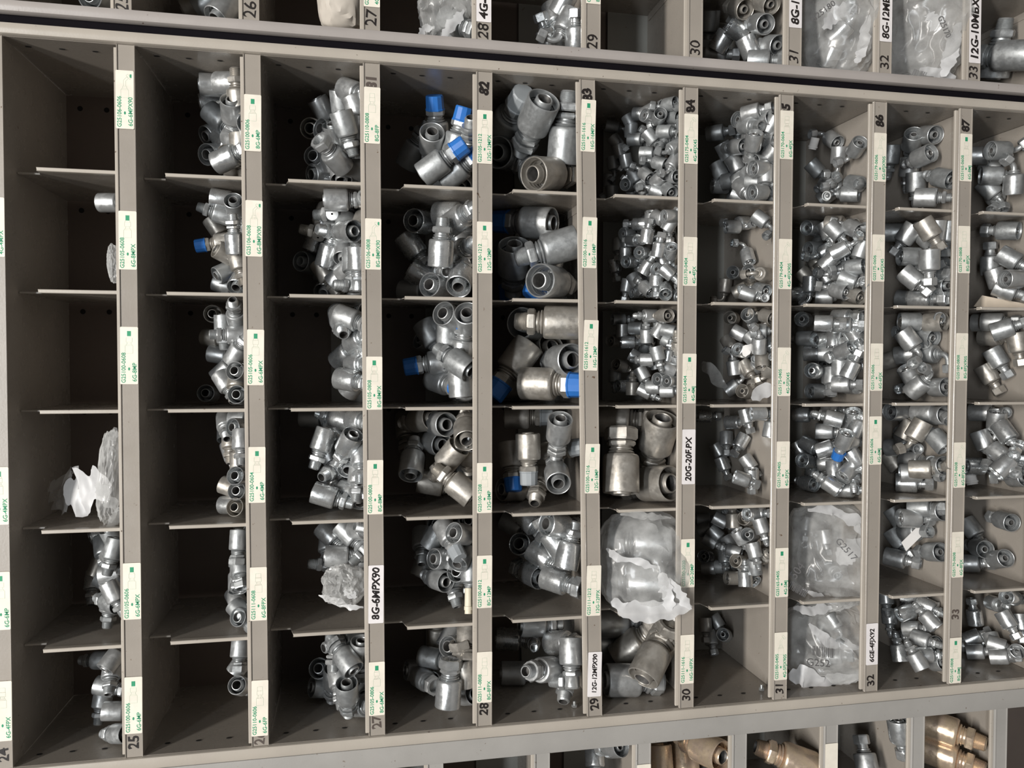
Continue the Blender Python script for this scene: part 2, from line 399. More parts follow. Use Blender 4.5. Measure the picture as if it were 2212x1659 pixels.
def bend(deg, rad, z0, st, r):
    pts = [(0, 0, z0 - 0.25), (0, 0, z0 - 0.1), (0, 0, z0)]
    n = 7
    for i in range(1, n + 1):
        t = math.radians(deg) * i / n
        pts.append((rad * (1 - math.cos(t)), 0, z0 + rad * math.sin(t)))
    t = math.radians(deg); d = Vector((math.sin(t), 0, math.cos(t))); e = Vector(pts[-1]) + d * st
    pts.append(tuple(e)); m = MB(); m.tube(pts, r)
    T = Matrix.Translation(e) @ Matrix.Rotation(t, 4, 'Y')
    return m, T
def swivel_nut(m, T, r=0.37, l=0.46):
    m.hexa(r, 0, l, 0.255, T, 0.05, deep1=l - 0.28)
    m.lathe([(0.16, l - 0.27), (0.06, l - 0.12), (0.001, l - 0.12)], 14, T)
PROTO = {}
SPINE = {'m': 1.55, 'x': 1.75, 'f': 1.45, 's': 1.5, 'j': 1.6, 'e': 1.55, 'n': 1.4, 'b': 1.3, 'M': 1.8, 'G': 1.8, 'B': 1.6}
def proto(kind, size, mat):
    key = (kind, size, mat)
    if key in PROTO: return PROTO[key]
    D = DIA[size]; seg = 28 if D > 0.03 else 20
    parts = []
    def P(name, mb, mt=None, sm=35):
        mb.v = [(x, y, z * 0.9) for x, y, z in mb.v]
        me = mb.mesh(name, mt or mat, sm, D)
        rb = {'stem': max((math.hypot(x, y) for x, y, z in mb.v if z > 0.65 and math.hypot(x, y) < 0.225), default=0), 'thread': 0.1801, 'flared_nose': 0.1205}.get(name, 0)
        if rb and kind != 'b':          # bore faces coloured darker, the shade inside them painted in
            me.materials.append(MAT['bore_shade'])
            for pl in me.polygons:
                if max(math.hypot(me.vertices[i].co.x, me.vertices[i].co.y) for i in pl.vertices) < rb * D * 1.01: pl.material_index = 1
        parts.append((name, me))
    P('ferrule', ferrule_mb(seg))
    k = {'M': 'm', 'G': 'm', 'B': 'j'}.get(kind, kind)
    if k == 'm':
        P('stem', stem_mb(0.88, seg, 0.20, 0.255)); h = MB(); h.hexa(0.40, 0.86, 1.13, 0.2); P('hex', h, sm=20)
        P('thread', thread_mb(0.285, 0.255, 1.12, 1.55, seg, 0.18))
    elif k == 'x':
        P('stem', stem_mb(0.92, seg, 0.20, 0.255)); h = MB(); h.hexa(0.40, 0.84, 1.02, 0.2); P('hex', h, sm=20)
        h = MB(); h.hexa(0.43, 1.07, 1.33, 0.2); P('swivel_nut', h, sm=20)
        P('thread', thread_mb(0.285, 0.255, 1.30, 1.72, seg, 0.18))
    elif k == 'f':
        P('stem', stem_mb(0.90, seg, 0.22, 0.275)); h = MB(); h.hexa(0.41, 0.84, 1.00, 0.2); P('hex', h, sm=20)
        h = MB(); h.hexa(0.47, 1.02, 1.42, 0.31, None, 0.06, deep1=1.10)
        h.lathe([(0.312 - 0.012 * (i % 2), 1.41 - i * 0.02) for i in range(12)], 16); P('swivel_nut', h, sm=20)
    elif k == 's':
        P('stem', stem_mb(1.06, seg, 0.13, 0.20, 0.24)); h = MB(); swivel_nut(h, Matrix.Translation((0, 0, 0.98))); P('swivel_nut', h, sm=20)
    elif k == 'j':
        P('stem', stem_mb(0.86, seg, 0.13, 0.20, 0.24)); h = MB(); h.hexa(0.345, 0.84, 1.05, 0.1); P('hex', h, sm=20)
        t = thread_mb(0.235, 0.235, 1.05, 1.36, seg, 0.12, 6); t.lathe([(0.20, 1.34), (0.205, 1.40), (0.115, 1.56), (0.085, 1.56), (0.085, 1.3), (0.001, 1.3)], 16); P('flared_nose', t)
    elif k in 'en':
        P('stem', stem_mb(0.84, seg, 0.13, 0.20, 0.24)); m, T = bend(48 if k == 'e' else 88, 0.42 if k == 'e' else 0.36, 0.92, 0.12 if k == 'e' else 0.2, 0.145)
        P('bent_tube', m); h = MB(); swivel_nut(h, T, 0.35, 0.42); P('swivel_nut', h, sm=20)
    elif k == 'b':
        P('stem', stem_mb(0.90, seg, 0.18, 0.25)); h = MB(); h.hexa(0.38, 0.84, 1.04, 0.1); h.lathe([(0.05, 1.0), (0.30, 1.02), (0.33, 1.10), (0.33, 1.5), (0.28, 1.58), (0.05, 1.60)], seg); P('elbow_body', h, sm=30)
        h = MB(); T = Matrix.Translation((0, 0, 1.30)) @ Matrix.Rotation(math.pi / 2, 4, 'Y'); h.hexa(0.36, 0.28, 0.50, 0.15, T); P('swivel_nut', h, sm=20)
        t = MB(); t.lathe([(0.1, 0.5), (0.25, 0.5)] + ridged(0.28, 0.25, 0.52, 0.88, 8, 0.022) + [(0.20, 0.92), (0.17, 0.92), (0.17, 0.6), (0.001, 0.6)], seg, T); P('thread', t)
    if kind in 'MGB':
        z0 = 1.08 if kind != 'B' else 1.0
        c = MB(); c.lathe([(0.33, z0), (0.395, z0), (0.40, z0 + 0.05), (0.375, z0 + 0.08), (0.36, z0 + 0.58), (0.33, z0 + 0.63), (0.001, z0 + 0.63)], 12)
        P('cap', c, 'blue' if kind != 'G' else 'grey_plastic', 12)
    # joined mesh for fittings buried in a pile
    PROTO[key] = parts
    return parts
JOIN = {}
def joined(kind, size, mat):
    key = (kind, size, mat)
    if key not in JOIN:
        bm = bmesh.new()
        for n, me in proto(*key): bm.from_mesh(me)
        me = bpy.data.meshes.new('hose_fitting'); bm.to_mesh(me); bm.free(); me.materials.append(MAT[mat]); me.materials.append(MAT['bore_shade'])
        me.shade_smooth(); me.set_sharp_from_angle(angle=math.radians(30)); JOIN[key] = me
    return JOIN[key]

KNAME = {'m': ('pipe_fitting', 'male pipe hose fitting'), 'x': ('swivel_pipe_fitting', 'swivel pipe hose fitting'), 'f': ('female_pipe_fitting', 'female pipe hose fitting'),
         's': ('swivel_fitting', 'straight swivel hose fitting'), 'j': ('flare_fitting', 'male flare hose fitting'), 'e': ('bent_fitting', 'bent-tube hose fitting'),
         'n': ('elbow_fitting', 'elbow-tube hose fitting'), 'b': ('block_elbow_fitting', 'block-elbow hose fitting'), 'M': ('capped_fitting', 'blue-capped hose fitting'),
         'G': ('capped_fitting', 'grey-capped hose fitting'), 'B': ('capped_fitting', 'hose fitting with blue band')}
BIN = {(1,1): '6G-6MPX90', (1,2): '6G-8MPX', (1,3): '6G-8MP', (1,4): 'white bag', (1,5): '6G-6MPX', (1,6): '6G-6MP',
       (2,1): '8G-6MP', (2,2): '6G-8MPX90', (2,3): '6G-6MPX second-strip', (2,4): '6G-4MP', (2,5): '6G-8FPX', (2,6): '6G-6FP',
       (3,1): '8G-8FP', (3,2): '8G-8MPX90', (3,3): '8G-8MPX', (3,4): '8G-8MP', (3,5): '8G-6MPX90', (3,6): '8G-6MPX',
       (4,1): '12G-12MPX', (4,2): '12G-12MP', (4,3): 'unlabelled 12G', (4,4): '12G-8MP', (4,5): '8G-12MP', (4,6): '8G-8FPX',
       (5,1): '16G-16MPX', (5,2): '16G-16MP', (5,3): '16G-12MP', (5,4): '12G-16MP', (5,5): '12G-12FPX', (5,6): '12G-12MPX90',
       (6,1): '4G-4FJX45', (6,2): '4G-4FJX', (6,3): '4G-4MJ', (6,4): '20G-20F.PX', (6,5): '20G-20MP', (6,6): '16G-16FPX',
       (7,1): '6G-4FJX', (7,2): '4G-4FJX90S', (7,3): '4G-5FJX45', (7,4): '4G-5FJX', (7,5): '4G-5MJ', (7,6): '4G-5FJX90S',
       (8,1): '6G-6FJX90S', (8,2): '6G-6FJX45', (8,3): '6G-6FJX', (8,4): '6G-6MJ', (8,5): 'upper bagged-parts', (8,6): '6GE-4FJX92',
       (9,1): '6G-8MJ', (9,2): '8G-8FJX', (9,3): '8G-8FJX90S', (9,4): '6G-8FJX45', (9,5): '6G-8FJX', (9,6): '8G-8MJ'}
ORD = ['', 'first', 'second', 'third', 'fourth', 'fifth', 'sixth', 'seventh', 'eighth', 'ninth', 'tenth', 'eleventh', 'twelfth', 'thirteenth', 'fourteenth', 'fifteenth',
       'sixteenth', 'seventeenth', 'eighteenth', 'nineteenth', 'twentieth']
def binphrase(cell):
    if cell in BIN: return 'in the %s bin' % BIN[cell]
    if cell[0] == 10: return 'in right-edge bin %s down' % ORD[cell[1]]
    if cell[0] == 'U': return UNAME[cell[1]]
    return 'in the bottom rack %s' % BNAME[cell[1]]
UNAME = {i: 'in the %s-marked top bin' % (24 + i) for i in range(1, 10)}; UNAME[10] = 'in the top right corner bin'
BNAME = {1: 'first bin', 2: 'second bin', 3: 'third bin', 4: 'fourth bin', 5: 'fifth bin', 6: 'sixth bin', 7: 'rightmost bin'}

def cellbox(cell):
    """(L, j, a0, a1)"""
    if cell[0] == 'U': return ULIP, cell[1], -0.605, UL
    if cell[0] == 'B': return BLIP, cell[1], BR, 0.60
    r, c = cell
    xs = [AR, -0.28, -0.14, 0.0, 0.14, 0.28, AL]
    return LIP, r, xs[c - 1], xs[c]

# entries: [kind[:size]] x y angle tilt   (x, y of the ferrule centre as seen in a blown-up view of the bin; angle of the axis hose end -> tip; tilt > 0 hose end forward)
V = {'a': (0, 0), 'b': (550, 0), 'c': (1100, 0), 'd': (1612, 0), 'e': (0, 400), 'f': (550, 400), 'g': (1100, 400), 'h': (1612, 400),
     'i': (0, 820), 'j': (550, 820), 'k': (1100, 820), 'l': (1612, 820), 'm': (0, 1209), 'n': (550, 1209), 'o': (1100, 1209), 'p': (1612, 1209)}
S = 600 / 2212.0
# cell, size, kind, front height, slope, material pool, text
DATA = [
((1,2), '6', 'm', .016, .5, 'dull', "e 870 140 0 -.5"),
((1,5), '6', 'm', .016, .55, 'mix', "i 800 1225 -20 .2;i 900 1255 60 .3;i 825 1335 80 -.5;i 912 1345 100 .1;i 905 1425 45 -.6;i 785 1497 -75 0;M i 880 1545 -10 -.3;i 750 1600 90 -.3;i 850 1610 30 -.5;m 895 345 200 .8;m 880 410 90 .2;m 900 250 60 0"),
((1,6), '6', 'm', .016, .55, 'dull', "m 815 800 180 .6;m 890 805 -60 .2;m 895 870 90 -.4;m 840 1010 10 -.3;m 820 1120 90 .1;m 905 1205 0 -.2;m 955 1385 180 .8"),
((2,1), '8', 'm', .016, .55, 'mix', "a 1690 630 5 0;a 1830 665 0 .3;a 1690 820 -8 0;a 1725 935 45 -.5;^a 1847 850 92 .6;a 1710 1060 -20 .6;a 1790 1130 60 -.75;a 1875 1115 40 -.8;a 1705 1230 0 .8;^a 1800 1265 -25 -.4;a 1835 1375 90 .6;a 1930 1300 90 -.2;a 1900 680 -90 .1"),
((2,2), '6', 'm', .016, .55, 'mix', "e 1760 85 10 -.2;e 1870 170 80 .8;e 1780 240 200 .1;^x e 1870 465 -91 0;e 1720 330 60 -.3;M e 1790 455 172 .1;e 1790 545 30 .3;e 1900 600 80 -.3;e 1790 692 -25 .4;e 1905 800 -60 .8;M e 1780 830 20 -.3"),
((2,3), '6', 'm', .016, .55, 'mix', "e 1710 1030 20 .97;x e 1885 1000 -100 -.75;e 1780 1110 90 0;e 1690 1220 10 -.6;e 1890 1190 180 0;e 1740 1350 10 -.4;e 1880 1350 -60 -.4;e 1770 1490 -45 -.2;e 1905 1490 20 .88;i 1660 115 20 .95;i 1910 125 10 .92;i 1790 20 60 -.4;i 1890 20 100 -.5"),
((2,4), '6', 'm', .016, .5, 'mix', "i 1800 330 85 -.75;i 1800 270 -90 .5;i 1920 290 0 .4;i 1912 380 0 .7;i 1920 480 90 -.2;i 1840 475 90 -.3;i 1908 655 -92 0;i 1840 570 70 -.4;i 1915 772 10 .85;i 1835 855 20 -.4;i 1918 892 10 .88;i 1830 1000 0 -.6;i 1912 1050 10 .85"),
((2,5), '6', 'f', .016, .5, 'dull', "i 1905 1220 90 0;i 1920 1330 90 .6;i 1910 1480 80 -.3;m 1910 60 90 -.4;m 1892 180 -95 .4;m 1880 330 60 -.6;m 1932 400 0 -.88;m 1930 480 0 .8;m 1910 545 45 -.4"),
((2,6), '6', 'f', .016, .5, 'dull', "m 1915 690 90 0;m 1912 835 -60 -.2;m 1910 1005 15 .95"),
((3,1), '8', 'f', .018, .6, 'mix', "b 545 870 62 .05;b 690 770 88 .1;^^m b 715 985 76 0;b 800 700 20 .8;b 470 1030 15 .95;b 590 1050 20 .65;b 640 1080 80 .4;b 510 1265 30 .85;^b 655 1265 -130 -.5;b 610 1340 90 .2;m b 790 1340 200 -.4;b 530 1390 0 .6;b 690 1425 -90 .75;b 815 1010 90 0;b 810 860 70 -.2"),
((3,2), '8', 'b', .018, .6, 'mix', "^b:8 f 650 115 0 0;f 560 195 110 -.7;f 720 225 -80 .65;^f 750 360 175 .85;x f 487 445 -68 0;f 605 350 40 .2;x f 583 565 -72 0;f 722 530 -80 .72;f 425 620 15 .75;f 745 665 -40 -.6;m f 680 735 -42 -.2;f 555 755 60 -.3;f 572 850 -60 .85;f 830 500 160 .75;f 825 740 90 0;f 790 835 90 -.3"),
((3,3), '8', 'x', .018, .55, 'bright', "f 672 935 80 -.88;f 682 1060 80 -.88;f 835 1065 20 .87;f 705 1360 -42 -.62;f 825 1240 -30 .55;f 865 1285 0 .8;f 835 1425 0 .75;f 845 1550 10 .9;f 780 1585 -55 -.45"),
((3,4), '8', 'm', .018, .6, 'bright', "j 455 300 5 -.3;j 695 300 195 .5;j 855 330 10 .87;j 645 390 -120 .5;^j 548 480 108 0;^^j 755 505 118 .62;j 690 690 150 -.7;j 625 780 58 -.55;^j 555 920 17 -.1;j 850 925 -90 .6;j 835 740 95 -.2;j 850 600 90 -.3;j 770 890 10 -.5;j 600 600 60 0"),
((3,5), '8', 'b', .018, .6, 'mix', "j 590 1230 45 -.3;j 745 1215 45 -.2;j 855 1200 0 .75;j 655 1405 0 0;j 590 1290 90 -.4"),
((3,6), '8', 'x', .018, .6, 'dull', "^n 740 815 232 .4;n 537 870 10 .95;n 535 1015 0 .4;^^n 737 1050 82 .75;n 850 725 90 .6;n 780 620 160 -.5;n 650 600 90 0;n 845 1180 0 -.3;n 630 975 90 .7;n 670 920 80 -.3"),
((4,1), '12', 'x', 0.026, 0.5, 'dull', "M b 1450 1075 -92 -.2;M b 1605 1170 -75 -.05;b 1412 1125 95 .75;^^M b 1420 1335 -35 -.1;M b 1580 1395 -38 -.2;b 1642 1440 -80 .82;b 1250 1240 -60 -.2"),
((4,2), '12', 'm', 0.026, 0.5, 'bright', "f 1315 290 10 .87;f 1612 275 -35 -.6;^f 1487 545 -86 0;f 1640 545 -35 -.65;^f 1637 750 -75 .85;f 1450 825 20 .82;f 1245 475 55 -.1;f 1320 720 30 0;f 1260 850 0 -.5;f 1545 150 0 0"),
((4,3), '12', 'm', 0.026, 0.5, 'dull', "f 1530 1060 85 .86;f 1697 1070 80 .87;f 1395 1260 30 .5;f 1390 1180 60 -.3;f 1545 1190 90 -.2;M f 1660 1340 -86 -.1;M f 1490 1405 171 0;^f 1660 1430 214 .5;M f 1480 1560 20 -.75;f 1640 1600 -94 0;f 1560 940 30 .8"),
((4,4), '12', 'm', 0.026, 0.5, 'warm', "j 1345 310 170 .75;j 1480 350 185 .9;j 1690 375 -95 .82;j 1445 505 195 .87;x j 1210 370 86 -.45;^j 1252 680 -84 .6;j 1570 600 130 .45;j 1702 560 86 .75;^^j 1650 870 218 .1;j 1400 820 10 0"),
((4,5), '8', 'm', 0.026, 0.5, 'dull', "j 1430 1240 -60 -.2;G j 1530 1215 62 -.5;j 1682 1238 10 .92;j 1345 1485 -70 0;j 1492 1430 0 .7;j 1652 1410 -60 .65;j 1640 1535 10 .92;j 1475 1595 198 .8;j 1722 1520 90 0;j 1335 1270 90 -.5"),
((4,6), '8', 'f', 0.026, 0.5, 'mix', "^f:12 n 1545 1060 -87 -.3;f:12 n 1692 900 -104 -.3;n 1585 690 0 .85;n 1560 620 -60 .2;n 1400 780 10 -.4;n 1345 950 30 -.85;n 1440 1000 10 .88;n 1702 1110 175 .85;n 1285 880 0 .3;n 1690 560 90 -.3"),
((5,1), '16', 'x', 0.042, 0.42, 'mix', "G b 2000 880 -60 -.7;^c 235 905 115 .55;^c 455 1150 -86 0;b 1990 1220 10 .92;c 245 1400 212 .78;c 460 1440 0 .88"),
((5,2), '16', 'm', 0.042, 0.42, 'mix', "M g 225 275 182 .45;^m g 455 475 164 -.12;^g 490 765 10 .88;M g 330 610 112 -.4;f 2065 590 92 .55;M f 2030 720 90 -.3"),
((5,3), '16', 'm', 0.042, 0.42, 'warm', "^g 420 1095 182 0;g 150 1110 10 .9;g 255 1335 150 .75;^g 455 1392 175 .9;^M g 240 1580 2 0;M f 2110 1370 125 -.2;f 2030 1585 10 .85"),
((5,4), '12', 'x', 0.042, 0.42, 'warm', "G k 60 300 0 0;^k 402 395 97 .65;^G k 150 535 89 .06;M j 2040 600 85 -.2;G k 330 580 -10 -.2;^k 388 775 -100 .87;k 240 800 100 -.7;j 2050 980 0 .6"),
((5,5), '12', 'f', 0.034, 0.34, 'bright', "k 120 1320 20 .9;^k 372 1300 -122 -.15;^^m k 482 1415 -77 0;k 250 1400 35 -.3;k 190 1555 204 .78;k 370 1600 18 -.45;k 445 1110 10 .75;k 150 1110 45 -.4;j 2060 1150 30 -.3"),
((5,6), '12', 'b', 0.034, 0.34, 'bright', "o -10 630 3 0;m o 180 520 0 .3;^o 500 735 91 0;^x o 295 875 175 -.85;o 30 915 0 .1;m o 400 660 0 .2;m o 465 890 100 -.5"),
((6,1), '4', 'e', .022, .34, 'dull', "c 820 1010 10 0;c 960 950 60 -.3;c 1040 900 0 -.3;c 970 1040 90 .1;c 1110 860 -30 -.4;c 1110 930 20 .65;c 1285 830 168 .6;c 1195 930 110 .87;c 1325 935 180 .75;c 1000 1110 0 -.3;c 850 1130 50 -.2;^c 1125 1085 48 -.1;c 1240 1050 0 -.4;c 1310 1080 0 -.8;c 880 1200 70 0;c 1095 1220 0 -.2;c 830 1300 80 -.2;c 1200 1300 195 .5;c 1320 1170 150 -.5;c 1310 1290 120 -.5;c 930 1280 75 0;c 1090 1395 220 .65;c 1190 1430 138 .55;c 1315 1410 175 .88;c 800 1440 95 0;c 950 1470 0 .85;c 1000 1400 60 -.2;c 1060 1510 50 -.2;c 1270 1540 220 .8;c 820 1530 90 0;c 1180 1520 200 .2"),
((6,2), '4', 's', .022, .34, 'bright', "g 1190 260 30 -.6;g 1130 250 90 .3;g 1280 310 -60 0;^g 1097 405 -82 .1;g 1040 310 180 .3;g 940 390 0 .7;g 990 440 0 -.8;g 925 545 -90 0;g 1060 540 10 .85;^g 1190 515 -80 0;g 1290 530 92 .68;g 840 640 80 0;g 960 610 0 .8;g 1090 660 -60 0;g 1200 680 20 .75;g 1265 690 40 -.1;g 940 800 100 0;g 1095 825 222 .55;g 1245 850 -90 .92;g 1020 850 0 .5;g 1330 240 0 .6;g 1000 760 60 -.3;g 930 890 90 0;g 1170 760 90 -.2;g 870 480 90 -.3"),
((6,3), '4', 'j', .022, .34, 'mix', "g 1120 1040 180 -.4;g 1240 1040 180 .82;g 1340 1040 0 .8;g 1010 1140 0 -.3;g 1190 1160 -60 .1;g 1290 1160 10 -.3;g 1095 1200 -92 -.1;g 840 1240 0 .7;^g 1180 1340 76 0;g 1265 1370 -80 0;g 1280 1250 30 -.2;g 1010 1370 30 .1;g 1100 1390 180 .2;g 880 1440 20 .75;g 840 1520 90 -.1;g 980 1620 -88 0;g 1060 1500 60 -.1;g 1290 1460 20 .2;g 1210 1545 0 .8;g 1320 1560 0 .82;g 900 1600 0 .65;g 1150 1610 0 -.3;k 1270 90 0 -.2;k 1080 105 28 -.1;g 870 1070 0 .3;g 900 1160 90 0;g 950 1250 0 0"),
((6,4), '20', 'f', 0.042, 0.36, 'warm', "^k 1185 420 106 .52;^^k 890 750 -89 .12;^k 1190 832 178 .7;k 830 290 2 0"),
((6,5), '20', 'm', 0.036, 0.25, 'dull', "k 1165 1310 180 0;o 1090 180 182 .05"),
((6,6), '16', 'f', 0.038, 0.32, 'warm', "o 965 710 -38 -.3;^o 1195 895 -60 .42;o 900 960 0 .3;o 1280 690 -60 -.2;o 800 500 0 .4;o 790 700 10 .4"),
((7,1), '6', 's', .020, .30, 'dull', "c 1640 1060 -10 -.2;c 1670 1360 60 -.3;c 1865 960 10 .82;c 1930 900 -15 -.3;c 2065 960 150 .78;c 1900 1000 0 -.8;^c 1945 1125 95 .45;c 1825 1170 175 .75;c 2085 1120 180 .65;c 2028 1300 10 .88;c 1800 1310 60 -.3;c 1940 1230 90 -.4;c 1760 1440 -10 -.3;c 1850 1420 -30 -.2;c 1930 1400 45 -.6;c 2110 1320 0 .7;c 1860 1500 45 -.7;c 2005 1540 0 .82;c 2095 1545 0 .82;c 1830 1560 20 0;c 1990 1440 0 -.3;c 1720 1200 60 0;c 1680 1480 0 .3;c 2080 1440 90 -.3"),
((7,2), '5', 'n', .012, .05, 'mix', "g 2000 270 36 -.2;g 1860 290 180 -.75;g 1780 330 0 .4;g 1900 570 -108 .5;g 1800 700 15 .92;g 1930 690 15 .88;g 2025 710 190 -.85;g 1840 840 -26 0;g 2010 835 195 .72;g 1720 800 95 0;g 1900 880 20 0"),
((7,3), '5', 'e', .018, .22, 'mix', "g 1772 1060 15 .96;g 1920 1045 40 .87;g 2060 1030 200 .72;g 1830 1180 30 -.2;g 1750 1260 60 -.4;g 1790 1455 -98 0;g 1850 1320 20 .75;g 2020 1400 -92 .42;g 1770 1615 -38 0;g 1880 1645 15 .88;g 2060 1160 0 0;g 1990 1280 -90 -.2;g 1940 1230 45 -.3"),
((7,4), '5', 's', .012, .05, 'bright', "^k 1890 255 76 0;k 2010 260 0 .3;k 2080 400 -80 .1;k 1850 490 120 -.2;k 1905 660 58 0;k 1850 790 20 .2;k 1930 830 90 .3;k 1780 340 0 -.4;k 1730 470 90 -.2;k 1660 560 60 0;k 1700 670 70 0;k 1550 290 0 .3"),
((7,5), '5', 'j', .018, .18, 'mix', "k 1560 1190 -20 -.2;k 1640 1220 45 0;k 1780 1125 -90 0;k 1890 1110 15 .92;k 2040 1070 0 -.3;^k 2018 1170 75 0;k 1840 1250 60 .3;k 1918 1240 15 .92;^k 1950 1360 78 0;k 1760 1300 60 -.2;k 1790 1370 200 .2;k 1567 1410 10 .93;k 1832 1450 15 .85;k 1590 1500 0 -.2;k 1700 1490 0 -.3;k 1780 1580 0 .5;k 1880 1590 -88 0;k 1600 1280 30 0;k 1680 1120 30 0;k 1720 1410 90 -.3;k 1940 1070 0 .75;k 1540 1110 0 .2"),
((7,6), '5', 's', .011, 0, 'dull', "o 1714 600 20 .97;o 1560 520 90 0;o 1600 640 80 -.2;o 1650 490 60 0"),
((8,1), '6', 'n', .014, .06, 'dull', "d 690 1115 212 .72;d 738 1235 88 0;d 880 1175 118 .7;d 652 1470 10 -.9;d 870 1460 10 -.75;d 640 1560 -40 0;d 830 1545 180 0;d 550 1340 45 0"),
((8,2), '6', 'e', .020, .25, 'mix', "h 520 340 0 .8;h 640 330 60 -.2;h 705 360 44 -.2;h 865 345 205 .62;h 640 520 150 -.1;h 750 520 -30 0;h 802 585 170 .82;h 660 610 -45 -.1;h 885 650 172 .4;h 750 690 170 0;h 620 720 60 0;h 810 750 20 -.1;h 745 840 195 .55;h 865 880 200 .65;h 620 890 0 0;h 540 510 0 .7;h 400 870 0 .4;h 510 890 90 0;h 700 270 0 -.3;h 920 530 45 -.6;h 470 720 45 0"),
((8,3), '6', 's', .020, .22, 'bright', "h 457 1070 15 .96;^h 615 1100 2 0;h 770 1050 0 -.3;h 790 1110 0 0;h 900 1060 180 .3;h 950 1060 175 .82;h 470 1220 180 .4;h 600 1230 0 .65;h 700 1230 -90 .3;h 880 1190 60 -.3;h 942 1220 175 .82;h 785 1320 155 .5;h 530 1340 0 -.2;h 640 1340 0 0;^h 862 1470 -66 0;h 742 1450 92 .1;^h 537 1480 15 .97;h 640 1490 0 .2;h 780 1590 0 -.2;h 910 1600 0 -.85;h 660 1590 90 0;h 555 1640 0 .65;l 680 90 90 -.2;h 920 1330 -60 -.3"),
((8,4), '6', 'j', .020, .22, 'bright', "^l 698 312 196 0;l 850 290 90 .55;l 910 310 -60 .3;l 620 412 3 0;^l 622 555 -18 0;^B l 802 480 112 .52;l 872 620 60 .2;l 477 650 15 .85;l 822 740 -45 .75;^l 685 845 216 .15;l 500 830 195 .75;l 830 880 2 -.15;l 940 500 0 .75;l 440 280 0 -.2;l 420 550 60 0;l 640 670 0 -.2;l 700 720 90 -.2;l 500 520 30 -.4;l 840 235 -90 .5;l 700 220 0 0"),
((8,5), '5', 's', .034, .12, 'dull', "l 625 1255 84 0;l 690 1510 60 -.9;l 480 1150 100 0"),
((8,6), '5', 'e', .034, .12, 'dull', "p 690 490 62 0;s p 700 770 2 -.15;p 600 560 120 0"),
((9,1), '8', 'j', .015, .06, 'dull', "d 1455 1030 178 .8;d 1325 1120 95 .72;d 1410 1245 152 .62;d 1350 1450 84 0;d 1590 1415 192 .66;d 1465 1570 0 -.1;d 1300 1330 90 0;d 1150 1230 90 0"),
((9,2), '8', 's', .022, .18, 'mix', "h 1290 360 120 0;^h 1445 345 56 0;h 1608 330 88 0;h 1300 570 2 .4;^h 1458 595 86 0;^h 1310 735 40 -.1;h 1300 910 4 0;h 1600 700 0 -.3;h 1605 800 178 .75;h 1430 940 0 -.3;h 1520 250 90 0;h 1180 370 0 0;h 1580 960 0 -.4"),
((9,3), '8', 'n', .018, .12, 'mix', "h 1310 1090 0 .4;h 1495 1090 178 .5;h 1430 1205 195 .65;^h 1288 1225 54 0;h 1290 1350 -10 0;h 1500 1340 0 -.55;h 1320 1440 90 .2;h 1580 1610 178 .75;h 1310 1520 60 .4;h 1360 1630 -45 -.3;h 1180 1390 -20 0"),
((9,4), '8', 'e', .018, .12, 'mix', "l 1200 240 0 .75;l 1290 240 -60 0;l 1430 250 0 -.3;l 1600 280 178 .75;l 1250 460 -90 .45;^l 1555 490 232 .3;^l 1370 400 120 0;l 1310 740 0 .2;l 1450 720 0 -.1;l 1580 700 178 .75;s l 1275 850 3 0;l 1330 650 0 -.4;l 1200 540 0 -.3;l 1180 660 60 0"),
((9,5), '8', 's', .015, .06, 'dull', "l 1300 1100 2 .45;l 1200 1090 60 0;l 1310 1210 0 -.7;l 1430 1030 0 0;l 1580 1060 178 .78;l 1200 1260 60 0;l 1500 1372 182 .8;l 1185 1420 15 -.2"),
((9,6), '6', 'j', .020, .15, 'bright', "p 1140 450 93 0;p 1270 420 -20 .4;^p 1478 490 234 .1;p 1530 380 30 -.2;p 1320 550 0 -.3;^p 1218 745 -92 0;^p 1370 810 -112 0;p 1500 665 182 .75;p 1410 640 20 -.3;p 1545 900 178 .78;p 1110 290 90 0;p 1290 270 0 0;p 1460 760 0 -.3;p 1530 790 0 .2"),
((10,1), '8', 'e', .015, .06, 'dull', "d 2128 1470 -96 0;d 2010 1200 0 .65;d 1950 1320 200 .1;d 1930 1500 45 0;d 1980 1540 60 -.75;d 1850 1240 0 0;d 1950 1400 0 .3"),
((10,2), '8', 's', .016, .1, 'dull', "h 2085 350 181 .3;h 1942 640 -94 0;h 2090 580 30 -.1;h 1990 740 70 0;h 2060 830 20 0;h 2190 740 0 .75"),
((10,3), '8', 's', .016, .1, 'mix', "h 1960 1090 0 -.2;h 1890 1090 0 0;h 1960 1210 0 -.2;h 2160 1250 80 0;h 1990 1370 60 0;h 1920 1500 60 0;h 2060 1150 -20 0"),
((10,4), '8', 'e', .018, .1, 'bright', "l 1995 325 95 .32;l 1885 480 70 0;l 2080 420 60 -.3;l 2050 690 -45 .2;l 2110 690 0 -.75;l 1830 690 0 .75;l 2200 780 178 .75;l 1870 260 0 0;l 2020 590 45 -.3"),
((10,5), '8', 's', .015, .04, 'dull', "l 2065 1125 200 .8;l 1865 1342 198 .88;l 2020 1432 170 .82;l 1790 1180 60 0;l 1770 1470 0 0"),
((10,6), '6', 's', .018, .1, 'bright', "p 1820 460 -91 -.2;p 1980 350 20 -.88;p 2110 280 10 .92;^p 2072 475 69 0;p 1800 622 -21 0;p 1990 680 20 0;p 1820 790 0 0;p 2175 840 150 .88;p 2200 500 90 0;p 1960 780 80 -.2;p 2060 790 0 0;p 1760 700 0 0"),
(('U',1), '12', 'm', .018, .5, 'mix', "a 790 -10 20 .8"),
(('U',2), '12', 'm', .018, .5, 'mix', "a 1560 60 -20 0;a 1660 20 -30 -.2;a 1780 80 -40 .6"),
